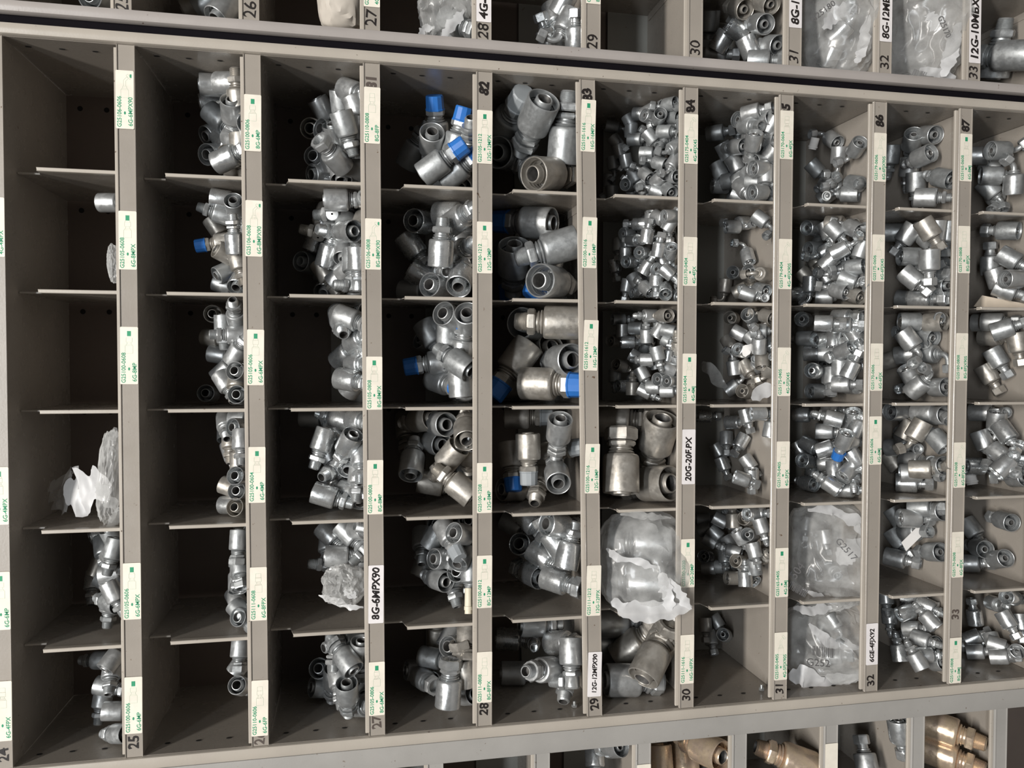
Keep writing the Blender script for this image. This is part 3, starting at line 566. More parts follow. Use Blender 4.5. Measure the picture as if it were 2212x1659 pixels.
(('U',4), '12', 'x', .020, .3, 'dull', "b 1590 180 20 -.1;b 1560 250 40 0"),
(('U',5), '8', 'n', .020, .3, 'bright', "c 350 120 70 -.6;c 470 170 118 -.4;c 430 30 -60 0;s c 530 340 -92 0;s c 310 320 -110 0;s c 420 310 -60 -.3"),
(('U',7), '8', 's', .020, .25, 'mix', "c 1600 130 90 0;c 1690 330 -62 0;c 1840 70 190 .87;c 2005 190 185 .9;c 2045 20 200 .8;c 2105 360 182 .87;c 1910 375 60 -.1;c 1820 240 30 .2;c 2000 480 0 0;c 1640 430 0 0"),
(('U',8), '8', 'n', .03, .2, 'bright', "d 740 260 -50 0;d 660 460 110 0"),
(('U',10), '16', 'm', .025, .1, 'dull', "d 1995 400 -90 0;d 2150 430 178 .3"),
(('B',2), '8', 's', .03, .2, 'bright', "o 840 1490 175 .8;o 680 1560 90 -.1"),
(('B',3), '16', 'm', .03, .2, 'gold', "o 1385 1590 90 -.1;o 1600 1530 205 .6;o 1180 1620 90 .1"),
(('B',4), '16', 'm', .03, .15, 'gold', "o 2330 1640 200 -.3"),
(('B',5), '12', 's', .03, .15, 'bright', "p 960 1640 -92 0;p 1250 1340 92 .5"),
(('B',6), '16', 'm', .03, .12, 'gold', "p 1620 1360 22 -.05;p 1610 1560 22 -.05"),
]
POOL = {'mix': ['zinc', 'zinc_warm', 'zinc', 'zinc_bright', 'zinc_dull'], 'dull': ['zinc_dull', 'zinc', 'zinc_dull'], 'warm': ['zinc_warm', 'zinc_warm', 'zinc'],
        'bright': ['zinc_bright', 'zinc', 'zinc_bright'], 'gold': ['gold']}
DENSE = {(1,5): 2, (2,1): 4, (2,2): 4, (2,3): 4, (2,4): 4, (2,5): 3, (3,1): 6, (3,2): 6, (3,3): 3, (3,4): 6, (3,6): 4, (4,1): 2, (4,2): 3, (4,3): 4, (4,4): 3, (4,5): 5, (4,6): 3,
         (6,1): 14, (6,2): 14, (6,3): 14, (7,1): 12, (7,3): 4, (7,5): 5, (8,2): 6, (8,3): 6, (8,4): 6, (9,2): 3, (9,6): 3}
SZ = np.array([-0.38, 0.0, 0.34, 0.77, 1.08, 1.36]); SR = np.array([0.49, 0.5, 0.48, 0.37, 0.36, 0.30])

def frame(ax):
    z = d2w(ax).normalized()
    ref = Vector((0, 0, 1)) if abs(z.z) < 0.9 else Vector((1, 0, 0))
    x = ref.cross(z).normalized(); y = z.cross(x)
    return Matrix((x, y, z)).transposed().to_4x4()
def arm_dir(ax, roll):      # rack direction of local +x
    v = (frame(ax) @ Matrix.Rotation(roll, 4, 'Z')).col[0]
    return np.array([-v[2], -v[0], v[1]])
class Fit: pass
FITS = []
rng = random.Random(11)
for cell, size, kind, h0, slope, pool, txt in DATA:
    L, j, a0, a1 = cellbox(cell)
    group = []
    for ent in txt.split(';'):
        pr = len(ent) - len(ent.lstrip('^')); ent = ent.lstrip('^')
        w = ent.split()
        k, sz = kind, size
        if len(w) == 6:
            t = w.pop(0)
            k, sz = (t.split(':') + [size])[:2]
        v, x, y, ang, tilt = w[0], *map(float, w[1:5])
        px = V[v][0] + x * S; py = V[v][1] + y * S
        f = Fit(); f.cell, f.kind, f.size, f.D = cell, k, sz, DIA[sz]; f.px, f.py, f.tilt = px, py, tilt
        f.mat = rng.choice(POOL[pool]); f.fill = False; f.pr = pr
        d = ray(px, py); f.d = d
        fb = lipb(L, j, (a0 + a1) / 2) + FLOOR_DROP
        # height above floor h = fb - b ; want h = h0 + slope*c
        hh = max(h0, f.D * 0.5 if cell[0] not in (8,) else h0)
        # b = CAM0 + k d0, c = CAM2 + k d2
        den = -d[0] - slope * d[2]
        kk = (hh + slope * CAM[2] - fb + CAM[0]) / den if abs(den) > 1e-6 else 99
        cc = CAM[2] + kk * d[2]
        cc -= pr * 0.7 * f.D
        cc = min(max(cc, 0.012 + f.D * 0.4), DEPTH - 0.02 - f.D * 0.3)
        kk = (cc - CAM[2]) / d[2]
        f.p = CAM + d * kk
        rt, dn = view_basis(d)
        t = math.radians(ang); cs = math.sqrt(max(0, 1 - tilt * tilt))
        f.ax = cs * (math.cos(t) * rt + math.sin(t) * dn) + tilt * d
        f.ax /= np.linalg.norm(f.ax)
        f.roll = rng.uniform(0, 6.28)
        group.append(f)
    n = DENSE.get(cell, 0)
    for i in range(n):
        f = Fit(); f.cell, f.kind, f.size, f.D = cell, kind, size, DIA[size]; f.fill = True; f.pr = 0; f.mat = rng.choice(POOL[pool])
        c = rng.uniform(0.03, 0.13); fb = lipb(L, j, (a0 + a1) / 2) + FLOOR_DROP
        hmax = h0 + slope * c - f.D * 0.8
        f.p = np.array([fb - max(f.D * 0.5, rng.uniform(f.D * 0.5, max(f.D * 0.55, hmax))), rng.uniform(a0 + 0.02, a1 - 0.02), c]); f.d = f.p - CAM; f.d /= np.linalg.norm(f.d)
        u = rng.uniform(0, 6.28); z = rng.uniform(-0.35, 0.35)
        f.ax = np.array([z, math.cos(u) * math.sqrt(1 - z * z), math.sin(u) * math.sqrt(1 - z * z)]); f.roll = rng.uniform(0, 6.28); f.tilt = 0; f.px = f.py = 0
        group.append(f)
    for f in group:
        if f.kind not in 'ben': continue
        best = None
        for q in range(12):
            rr = f.roll + q * math.pi / 6; X = arm_dir(f.ax, rr)
            reach = {'b': 0.92, 'e': 0.55, 'n': 0.8}[f.kind]; z = {'b': 1.3, 'e': 1.35, 'n': 1.25}[f.kind]
            e_ = f.p + f.ax * z * f.D + X * reach * f.D; rd = 0.32 * f.D; fb = lipb(L, j, (a0 + a1) / 2) + FLOOR_DROP
            pen = max(0, a0 + rd - e_[1]) + max(0, e_[1] + rd - a1) + max(0, e_[0] + rd - fb) + max(0, rd - e_[2]) + max(0, e_[2] + rd - DEPTH) + q * 1e-5 - 0.002 * X[0] * -1
            if best is None or pen < best[0]: best = (pen, rr)
        f.roll = best[1]
    # relax the pile: sphere proxies, mostly sliding along the line of sight, kept inside the bin
    fbx = lipb(L, j, (a0 + a1) / 2) + FLOOR_DROP
    N = len(group)
    Pp = np.array([f.p for f in group]); Ax = np.array([f.ax for f in group]); Dd = np.array([f.D for f in group]); Dv = np.array([f.d for f in group])
    fill = np.array([f.fill for f in group]); PR = np.array([f.pr for f in group])
    off = (Ax[:, None, :] * SZ[None, :, None]) * Dd[:, None, None]; rad = SR[None, :] * Dd[:, None]
    def clampin(Pp, hard, off):
        q = Pp[:, None, :] + off
        dc = np.zeros((N, 3))
        front = np.where(q[:, :, 0] + rad > fbx - 0.022, 0.0065, -0.012)
        cmin = (front + rad - q[:, :, 2]).max(1); cmax = (DEPTH - 0.0055 - rad - q[:, :, 2]).min(1)
        dcc = np.where(cmin > 0, cmin, np.where(cmax < 0, cmax, 0.0))
        if hard: Pp = Pp + np.stack([0 * dcc, 0 * dcc, dcc], 1)
        else: Pp = Pp + Dv * (dcc / np.maximum(0.5, Dv[:, 2]))[:, None]
        q = Pp[:, None, :] + off
        b = np.minimum(0, (fbx - rad - q[:, :, 0]).min(1))
        if hard: Pp = Pp + np.stack([b, 0 * b, 0 * b], 1)
        else:      # slide towards the lens when that lifts the piece, else lift
            k = np.where(Dv[:, 0] > 0.25, b / np.maximum(Dv[:, 0], 0.25), 0.0)
            Pp = Pp + Dv * k[:, None]; Pp[:, 0] += np.where(Dv[:, 0] > 0.25, 0, b)
        q = Pp[:, None, :] + off
        lo = np.maximum(0, (a0 + 0.0015 + rad - q[:, :, 1]).max(1)); hi = np.minimum(0, (a1 - 0.0015 - rad - q[:, :, 1]).min(1))
        Pp = Pp.copy(); Pp[:, 1] += lo + hi
        return Pp
    wgt = np.where(fill[:, None] == fill[None, :], 0.5, np.where(fill[:, None], 0.9, 0.1))
    for it in range(36):
        Pp = clampin(Pp, it > 28, off)
        q = Pp[:, None, :] + off
        dv = q[None, :, None, :, :] - q[:, None, :, None, :]          # i,j,s,t,3 : from i to j
        dist = np.sqrt((dv ** 2).sum(-1)) + 1e-9
        pen = np.where(Dd.max() > 0.03, 0.92, 0.82) * (rad[:, None, :, None] + rad[None, :, None, :]) - dist
        pf = pen.reshape(N, N, -1); m = pf.argmax(2); best = np.take_along_axis(pf, m[:, :, None], 2)[:, :, 0]
        best[np.arange(N), np.arange(N)] = 0; best = np.maximum(best, 0)
        if it > 4 and best.max() < 1e-4: break
        u = np.take_along_axis((dv / dist[..., None]).reshape(N, N, -1, 3), m[:, :, None, None], 2)[:, :, 0]
        s_ = np.where((u * Dv[:, None, :]).sum(-1) >= 0, 1.0, -1.0)
        s_ = np.where(np.arange(N)[:, None] < np.arange(N)[None, :], s_, -s_.T)     # antisymmetric
        s_ = np.where(PR[:, None] > PR[None, :], 1.0, np.where(PR[:, None] < PR[None, :], -1.0, s_))
        mixw = np.where(fill[:, None] | fill[None, :], 1.0, 0.12)[..., None]
        dirv = u * mixw + Dv[:, None, :] * s_[..., None] * (1 - mixw)
        Pp = Pp - (dirv * (best * wgt)[..., None]).sum(1) * 0.35
        rel = Pp - CAM; lat = rel - (rel * Dv).sum(1)[:, None] * Dv          # stay near the line of sight
        Pp = Pp - np.where(fill, 0.0, 0.45 if it < 30 else 0.2)[:, None] * lat
        if it < 26:      # let a tip or hose end that digs into the shelf swing up towards the aisle
            q = Pp[:, None, :] + off; vio = np.maximum(0, q[:, :, 0] + rad - fbx)
            tipv = vio[:, 3:].max(1); hos = vio[:, 0]
            kk = np.where(fill, 0, np.clip((hos - tipv) / Dd, -0.5, 0.5))
            Ax = Ax + Dv * (kk * 0.5)[:, None]; Ax /= np.linalg.norm(Ax, axis=1)[:, None]
            off = (Ax[:, None, :] * SZ[None, :, None]) * Dd[:, None, None]
    for it in range(4): Pp = clampin(Pp, True, off)
    for i, f in enumerate(group): f.p = Pp[i]; f.ax = Ax[i]
    FITS += group

def state(f):
    if f.kind in 'MGB': return ''
    if f.tilt > 0.55: return 'open end facing out'
    if f.tilt < -0.5: return 'nut end facing out'
    if f.mat == 'gold': return 'lying sideways'
    return 'lying sideways'
CNAME = {'zinc': 'silver', 'zinc_bright': 'silver', 'zinc_warm': 'silver', 'zinc_dull': 'silver', 'gold': 'gold'}
byk = {}
for f in FITS:
    if not f.fill: byk.setdefault((f.cell, f.kind, state(f)), []).append(f)
for key, lst in byk.items():
    lst.sort(key=lambda f: f.py)
    cell, kind, st = key
    for i, f in enumerate(lst):
        nm = CNAME[f.mat] + ' ' + KNAME[kind][1]
        pos = '' if len(lst) == 1 else ('topmost ' if i == 0 else 'lowest ' if i == len(lst) - 1 else '%s-from-top ' % (ORD[i + 1] if i + 1 < len(ORD) else str(i + 1) + 'th'))
        f.label = (pos + nm + (', ' + st if st else '') + ' ' + binphrase(cell)).replace('silver hose fitting with', 'silver hose fitting with')
for f in FITS:
    Rm = frame(f.ax) @ Matrix.Rotation(f.roll, 4, 'Z')
    Rm.translation = W(f.p[1], f.p[0], f.p[2])
    gname = 'hose fittings ' + binphrase(f.cell)
    if f.fill:
        o = link(KNAME[f.kind][0], joined(f.kind, f.size, f.mat)); o.matrix_world = Rm
        tag(o, 'half-buried silver %s under the pile %s' % (KNAME[f.kind][1], binphrase(f.cell)), 'hose fitting', gname)
        continue
    e = empty(KNAME[f.kind][0]); e.matrix_world = Rm
    tag(e, f.label, 'hose fitting', gname)
    for n, me in proto(f.kind, f.size, f.mat):
        c = link(n, me, e)
        if n == 'cap': c['label'] = ('blue' if f.kind in 'MB' else 'grey') + ' plastic cap'
# ------------------------------------------------------------------ writing
TEXTS = []
def text(s, size, M4, mat, parent, name, align='LEFT', bold=0.0, shear=0.0):
    if not s: return
    cu = bpy.data.curves.new(name, 'FONT'); cu.body = s; cu.size = size; cu.align_x = align; cu.align_y = 'CENTER'; cu.offset = bold; cu.shear = shear
    cu.resolution_u = 3; cu.extrude = 0.00006
    o = bpy.data.objects.new(name, cu); COL.objects.link(o)
    TEXTS.append((o, M4, mat, parent, name))
def face_M(a, b, c, rot=0.0):      # local x -> world right, local y -> up, local z -> towards the aisle
    Mx = Matrix.Rotation(math.radians(90), 4, 'X')
    return Matrix.Translation(W(a, b, c)) @ Mx @ Matrix.Rotation(rot, 4, 'Z')
def rect(mb, x0, y0, x1, y1, z=0.0): mb.add([(x0, y0, z), (x1, y0, z), (x1, y1, z), (x0, y1, z)], [(0, 1, 2, 3)])
def outline(mb, pts, w, z=0.0):
    n = len(pts)
    for i in range(n):
        p, q = Vector((*pts[i], 0)), Vector((*pts[(i + 1) % n], 0)); d = (q - p)
        if d.length < 1e-9: continue
        d.normalize(); nn = Vector((-d.y, d.x, 0)) * w * 0.5; d *= w * 0.5
        mb.add([(*(p - d - nn).xy, z), (*(q + d - nn).xy, z), (*(q + d + nn).xy, z), (*(p - d + nn).xy, z)], [(0, 1, 2, 3)])
def picto(kind):
    """outline drawing of a fitting, x to the right"""
    m = MB(); g = MB(); w = 0.00022; k = 0.001
    def R_(x0, x1, h): outline(m, [(x0 * k, -h * k), (x1 * k, -h * k), (x1 * k, h * k), (x0 * k, h * k)], w)
    R_(0, 9, 4.2); R_(9, 10.5, 3.2); R_(10.5, 13, 2.2)
    if '90' in kind or '45' in kind:
        outline(m, [(13 * k, -1.2 * k), (19 * k, -1.2 * k), (22 * k, -4 * k), (24 * k, -2.5 * k), (20 * k, 1.2 * k), (13 * k, 1.2 * k)], w)
        outline(m, [(21 * k, -5.5 * k), (25.5 * k, -1.5 * k), (27 * k, -3.5 * k), (22.5 * k, -7 * k)], w)
        if 'M' in kind: rect(g, 23 * k, -7.5 * k, 27 * k, -5.5 * k)
    else:
        R_(13, 18, 3.3)
        if 'F' in kind: R_(18, 23, 3.0)
        if 'X' in kind and 'M' in kind: R_(18, 20, 2.6)
        if 'M' in kind: rect(g, 20 * k, -2.1 * k, 26 * k, 2.1 * k)
    return m, g
PIC = {}
def picto_mesh(kind):
    key = ('90' in kind, '45' in kind, 'F' in kind, 'X' in kind, 'M' in kind)
    if key not in PIC:
        m, g = picto(kind)
        PIC[key] = (m.mesh('fitting_drawing', 'pale_ink', 0), g.mesh('thread_drawing', 'green_ink', 0) if g.v else None)
    return PIC[key]
STK = {}
def sticker(L, j, y0, y1, code, part, where, xmid, hand=False, c=-0.00365, db=0.0145, vis=True):
    p0 = on_c(xmid, y0, 0.0); p1 = on_c(xmid, y1, 0.0)
    ac = (p0[1] + p1[1]) / 2; ln = abs(p1[1] - p0[1]); hh = 0.0196 if not hand else 0.0188
    b = lipb(L, j, ac) + db
    tilt = random.uniform(-0.006, 0.006) - math.atan(L[j][1])
    e = empty('bin_label' if not hand else 'handwritten_label'); Mx = face_M(ac, b, c, tilt); e.matrix_world = Mx
    key = (round(ln, 3), hand)
    if key not in STK:
        m = MB(); x = ln / 2; r = 0.0009
        poly = [(-x, -hh / 2 + r), (-x + r, -hh / 2), (x - r, -hh / 2), (x, -hh / 2 + r), (x, hh / 2 - r), (x - r, hh / 2), (-x + r, hh / 2), (-x, hh / 2 - r)]
        m.prism(poly, lambda u, v, w: (u, v, -0.0003 * (1 - w)))
        STK[key] = m.mesh('label_paper', 'sticker_white' if hand else 'sticker', 0)
    link('label_paper', STK[key], e)
    I = lambda x, y: Matrix.Translation((x, y, 0.00008))
    if hand:
        s = min(0.0175, 1.28 * ln / max(4, len(part)) * 1.25)
        text(part, s, I(-ln / 2 + 0.004, -0.0002), 'marker', e, 'handwriting', bold=0.0006 * s / 0.0175, shear=0.12)
        tag(e, 'white handwritten label reading %s %s' % (part, where), 'label', 'bin labels')
    else:
        if code: text(code, 0.0064, I(-ln / 2 + 0.0015, 0.0058), 'green_ink', e, 'code_print', bold=0.0001)
        text(part, 0.0066, I(-ln / 2 + 0.0030, -0.0062), 'green_ink', e, 'size_print', bold=0.0001)
        g = MB(); g.lathe([(0.00001, 0), (0.0011, 0)], 14, Matrix.Translation((-ln / 2 + 0.018, 0, 0.0001)) @ Matrix.Diagonal((1.7, 1, 1, 1)))
        link('logo_dot', g.mesh('logo_dot', 'green_ink', 0), e)
        a_, g_ = picto_mesh(part)
        c1 = link('fitting_drawing', a_, e); c1.location = (ln / 2 - 0.031, 0, 0.0001)
        if g_: c2 = link('thread_drawing', g_, e); c2.location = (ln / 2 - 0.031, 0, 0.0001)
        tag(e, 'cream printed bin label reading %s %s' % (part, where), 'label', 'bin labels')
    return e
XM = {0: 10, 1: 275, 2: 550, 3: 803, 4: 1046, 5: 1274, 6: 1489, 7: 1690, 8: 1888, 9: 2080}
STRIP = {0: 'on the cropped strip at left edge', 1: 'on the strip ending in 25', 2: 'on the second full strip', 3: 'on the strip ending in 27', 4: 'on the strip between 82 and 28', 5: 'on the strip between 83 and 29',
         6: 'on the strip between 84 and 30', 7: 'on the strip ending in 31', 8: 'on the strip between 86 and 32', 9: 'on the strip starting with 87'}
LABELS = [
 (0, 428, 556, 'G25105-0404', '4G-4MPX'), (0, 1008, 1132, 'G25105-0604', '6G-4MPX'), (0, 1233, 1359, 'G25100-0606', '6G-6MP'), (0, 1469, 1598, 'G25105-0604', '6G-4FPX'),
 (1, 155, 280, 'G25106-0606', '6G-6MPX90'), (1, 457, 583, 'G25105-0608', '6G-8MPX'), (1, 706, 830, 'G25100-0608', '6G-8MP'), (1, 1215, 1337, 'G25105-0606', '6G-6MPX'), (1, 1461, 1583, 'G25100-0606', '6G-6MP'),
 (2, 207, 328, 'G25100-0806', '8G-6MP'), (2, 434, 555, 'G25106-0608', '6G-8MPX90'), (2, 712, 832, 'G25105-0606', '6G-6MPX'), (2, 965, 1085, 'G25100-0604', '6G-4MP'), (2, 1224, 1339, 'G25111-0608', '6G-8FPX'), (2, 1468, 1588, 'G25110-0606', '6G-6FP'),
 (3, 190, 312, 'G25110-0808', '8G-8FP'), (3, 473, 583, 'G25106-0808', '8G-8MPX90'), (3, 770, 885, 'G25105-0808', '8G-8MPX'), (3, 993, 1110, 'G25100-0808', '8G-8MP'), (3, 1220, 1345, None, '8G-6MPX90'), (3, 1428, 1544, 'G25105-0806', '8G-6MPX'),
 (4, 240, 355, 'G25105-1212', '12G-12MPX'), (4, 480, 591, 'G25100-1212', '12G-12MP'), (4, 999, 1107, 'G25100-1208', '12G-8MP'), (4, 1198, 1312, 'G25100-0812', '8G-12MP'), (4, 1406, 1515, 'G25111-0808', '8G-8FPX'),
 (5, 217, 330, 'G25105-1616', '16G-16MPX'), (5, 470, 580, 'G25100-1616', '16G-16MP'), (5, 692, 800, 'G25100-1612', '16G-12MP'), (5, 958, 1065, 'G25100-1216', '12G-16MP'), (5, 1220, 1329, 'G25111-1212', '12G-12FPX'), (5, 1407, 1503, None, '12G-12MPX90'),
 (6, 248, 355, 'G25175-0404', '4G-4FJX45'), (6, 513, 618, 'G25170-0404', '4G-4FJX'), (6, 764, 871, 'G25165-0404', '4G-4MJ'), (6, 927, 1045, None, '20G-20F.PX'), (6, 1163, 1267, 'G25100-2020', '20G-20MP'), (6, 1369, 1474, 'G25111-1616', '16G-16FPX'),
 (7, 240, 345, 'G25170-0604', '6G-4FJX'), (7, 517, 625, 'G25179-0404', '4G-4FJX90S'), (7, 751, 855, 'G25175-0405', '4G-5FJX45'), (7, 953, 1054, 'G25170-0405', '4G-5FJX'), (7, 1182, 1288, 'G25165-0405', '4G-5MJ'), (7, 1364, 1466, 'G25180-0405', '4G-5FJX90S'),
 (8, 288, 393, 'G25179-0606', '6G-6FJX90S'), (8, 507, 609, 'G25175-0606', '6G-6FJX45'), (8, 742, 844, 'G25170-0606', '6G-6FJX'), (8, 899, 1003, 'G25165-0606', '6G-6MJ'), (8, 1344, 1434, None, '6GE-4FJX92'),
 (9, 290, 393, 'G25165-0608', '6G-8MJ'), (9, 489, 591, 'G25170-0808', '8G-8FJX'), (9, 720, 822, 'G25180-0808', '8G-8FJX90S'), (9, 955, 1052, 'G25175-0608', '6G-8FJX45'), (9, 1147, 1245, 'G25170-0608', '6G-8FJX'), (9, 1374, 1472, 'G25165-0808', '8G-8MJ'),
]
for j, y0, y1, code, part in LABELS:
    dbx = 0.0145 + (-0.0012 if (j, y0) in ((1, 155),) else 0.0)
    sticker(LIP, j, y0, y1, code, part, STRIP[j], XM[j], hand=code is None, db=dbx)
for j, y0, y1, code, part, x in [(3, -100, 17, 'G25100-0404', '4G-4MP', 800), (5, -98, 11, 'G25165-0808', '8G-8MB', 1280)]:
    sticker(ULIP, j, y0, y1, code, part, 'on the top rack', x)
for j, y0, y1, part, x in [(4, -80, 50, '4G-4MJ90', 1045), (7, -70, 62, '8G-10MBX', 1712), (8, -50, 92, '8G-12MBX90', 1908), (9, -40, 138, '12G-10MBX90', 2098)]:
    sticker(ULIP, j, y0, y1, None, part, 'on the top rack', x, hand=True)
for j, y0, y1, x in [(2, 1649, 1760, 1383), (4, 1604, 1700, 1790)]:
    e = sticker(BLIP, j, y0, y1, '', '', 'x', x, hand=False)
    for c in list(e.children):
        if c.name.startswith(('logo', 'fitting', 'thread')): bpy.data.objects.remove(c)
    tag(e, 'blank cream label on the bottom rack, %s one' % ('left' if j == 2 else 'right'), 'label')
def marker(SHD, L, j, x, y, s, size=0.0165, mat='marker', bold=0.0007):
    p = on_c(x, y, -0.0024); a = p[1]
    b = lipb(L, j, a) + 0.0145
    text(s, size, face_M(a, b, -0.00235, random.uniform(-0.12, 0.12)), mat, SHD[j], 'marker_number', align='CENTER', bold=bold, shear=random.uniform(-0.1, 0.25))
for j, x, y, s, m in [(3, 800, 178, '81', 'marker_faded'), (4, 1044, 192, '82', 'marker'), (5, 1271, 205, '83', 'marker'), (6, 1490, 228, '84', 'marker'), (7, 1697, 238, '85', 'marker'), (8, 1897, 262, '86', 'marker'), (9, 2084, 272, '87', 'marker'),
                   (0, 10, 1630, '24', 'marker'), (1, 289, 1603, '25', 'marker'), (2, 561, 1594, '26', 'marker_faded'), (3, 811, 1560, '27', 'marker_faded'), (4, 1046, 1532, '28', 'marker'), (5, 1282, 1520, '29', 'marker'), (6, 1480, 1502, '30', 'marker'), (7, 1683, 1488, '31', 'marker'), (8, 1876, 1470, '32', 'marker'), (9, 2063, 1327, '33', 'marker_faded')]:
    marker(SH, LIP, j, x, y, s, mat=m, bold=0.0009 if s[0] == '8' else 0.0004)
for j, x, y, s in [(1, 258, 8, '25'), (2, 537, 20, '26'), (3, 797, 38, '27'), (4, 1043, 68, '28'), (5, 1275, 88, '29'), (6, 1498, 103, '30'), (7, 1712, 122, '31'), (8, 1908, 134, '32'), (9, 2100, 157, '33')]:
    marker(USH, ULIP, j, x, y, s, size=0.020, bold=0.0002)

# ------------------------------------------------------------------ poly bags, paper, loose bits
def px_frame(px, py, c):
    p = on_c(px, py, c); k = np.linalg.norm(p - CAM); rt, dn = view_basis(ray(px, py)); return p, rt, dn, ray(px, py), k / F
def crumple(mb_v, amp, scale, seed):
    out = []
    for v in mb_v:
        q = Vector(v) * scale + Vector((seed * 3.7, seed * 1.3, seed * 2.1))
        n = noise.noise_vector(q); m = noise.noise_vector(q * 2.3); r = abs(noise.noise(q * 1.6)); r2 = abs(noise.noise(q * 3.7 + Vector((9, 4, 1))))
        out.append(tuple(Vector(v) + n * amp * 0.6 + m * amp * 0.28 + Vector(v).normalized() * ((0.35 - r) * 1.3 + (0.3 - r2) * 0.6) * amp))
    return out
def blob(px, py, w, h, c, thick, amp, seed, mat, name, sub=5, power=0.75):
    """crumpled pouch seen w x h pixels wide, thick metres deep"""
    p, rt, dn, vw, s = px_frame(px, py, c)
    bm = bmesh.new(); bmesh.ops.create_icosphere(bm, subdivisions=sub, radius=1.0)
    vs_ = []
    for v in bm.verts:
        x, y, z = v.co
        f_ = lambda t: math.copysign(abs(t) ** power, t)
        vs_.append((f_(x), f_(y), z))
    vs_ = crumple(vs_, amp, 1.8, seed)
    # tilt the pouch back so that it lies in the bin
    up = np.array([0, 0, 1.0])
    B = Matrix((d2w(rt) * (w * s / 2), d2w(dn) * (h * s / 2), d2w(vw) * thick / 2)).transposed()
    o_ = W(p[1], p[0], p[2])
    for v, q in zip(bm.verts, vs_): v.co = B @ Vector(q)
    me = bpy.data.meshes.new(name); bm.to_mesh(me); bm.free()
    me.materials.append(MAT[mat]); me.shade_smooth(); me.set_sharp_from_angle(angle=math.radians(28))
    return me, o_
def sheet(pts, c, width_px, amp, seed, mat, name, nu=40, nv=8, drop=0.0):
    """crumpled ribbon of film through pixel points"""
    P = []
    for (x, y, cc) in pts:
        P.append(np.array(on_c(x, y, c + cc)))
    P = np.array(P); t = np.linspace(0, len(P) - 1, nu)
    cen = np.array([[np.interp(u, range(len(P)), P[:, i]) for i in range(3)] for u in t])
    vw = ray(pts[0][0], pts[0][1]); s = np.linalg.norm(P[0] - CAM) / F
    v = []; f = []
    for i in range(nu):
        tg = cen[min(i + 1, nu - 1)] - cen[max(i - 1, 0)]; tg /= np.linalg.norm(tg)
        sd = np.cross(tg, vw); sd /= np.linalg.norm(sd)
        for k in range(nv):
            u = k / (nv - 1) - 0.5
            wpx = width_px * (0.75 + 0.5 * noise.noise(Vector((i * 0.25, seed, 0)))) * min(1, 0.25 + 3 * min(i, nu - 1 - i) / nu)
            q = cen[i] + sd * u * wpx * s
            w_ = W(q[1], q[0], q[2]); nn = noise.noise_vector(w_ * 42 + Vector((seed, 0, 0))) * amp * 1.2 + noise.noise_vector(w_ * 120 + Vector((seed, 5, 0))) * amp * 0.35
            v.append(tuple(w_ + nn))
    for i in range(nu - 1):
        for k in range(nv - 1): f.append((i * nv + k, i * nv + k + 1, (i + 1) * nv + k + 1, (i + 1) * nv + k))
    m = MB(); m.v = v; m.f = f
    return m.mesh(name, mat, 25)
def bag(name, label, body, flaps=(), prints=()):
    me, o_ = blob(*body, 'film_body'); e = empty(name, o_); tag(e, label, 'bag')
    link('film_body', me, e)
    bpy.context.view_layer.update(); inv = e.matrix_world.inverted()
    for i, (pts, c, wpx, mat) in enumerate(flaps):
        o = link('film_flap', sheet(pts, c, wpx, 0.0035, i + len(label) * 0.37, mat, 'film_flap'), e); o.matrix_parent_inverse = inv
    for (x, y, c, ang, s, size) in prints:
        p, rt, dn, vw, sc = px_frame(x, y, c)
        t = math.radians(ang); ex = math.cos(t) * rt + math.sin(t) * dn; ez = -vw; ey = np.cross(ez, ex)
        Mx = Matrix((d2w(ex), d2w(ey), d2w(ez))).transposed().to_4x4(); Mx.translation = W(p[1], p[0], p[2])
        Mx = Matrix.Translation(-o_) @ Mx
        if s == 'barcode':
            m = MB(); xx = 0
            for i in range(14):
                w_ = random.choice([0.0005, 0.0009, 0.0013]); rect(m, xx, -0.005 * size, xx + w_ * size, 0.005 * size); xx += (w_ + random.choice([0.0005, 0.0010])) * size
            o = link('barcode', m.mesh('barcode', 'marker', 0), e); o.matrix_local = Mx
            o['kind'] = 'stuff'
        else: text(s, size, Mx, 'marker', e, 'bag_print', bold=0.0001)
    return e
bag('poly_bag', 'small clear plastic bag poking over the 6G-8MPX strip', (246, 570, 22, 70, 0.03, 0.03, 0.16, 3, 'film'))
bag('poly_bag', 'crumpled white plastic bag in the left bin without a label', (236, 1030, 40, 170, 0.05, 0.05, 0.14, 5, 'film'),
    [([(112, 1050, .05), (135, 1060, .04), (160, 1062, .035)], 0.03, 95, 'film'), ([(138, 1062, .03), (170, 1062, .02), (205, 1052, .01), (236, 1040, .0)], 0.03, 92, 'film_white'), ([(205, 1040, 0), (228, 1075, 0), (252, 1108, .0)], 0.02, 34, 'film'), ([(232, 1146, 0), (244, 1122, 0), (254, 1095, 0)], 0.02, 22, 'film'), ([(224, 1000, .01), (236, 960, 0.01), (250, 925, 0)], 0.03, 26, 'film')])
bag('poly_bag', 'small crumpled clear bag in the 8G-6MPX90 bin', (745, 1262, 80, 78, 0.05, 0.05, 0.24, 8, 'film'),
    [([(688, 1285, .02), (722, 1295, .01), (752, 1312, .0), (782, 1312, .0)], 0.03, 16, 'film_white'), ([(745, 1275, 0), (768, 1290, 0)], 0.022, 26, 'film_white')])
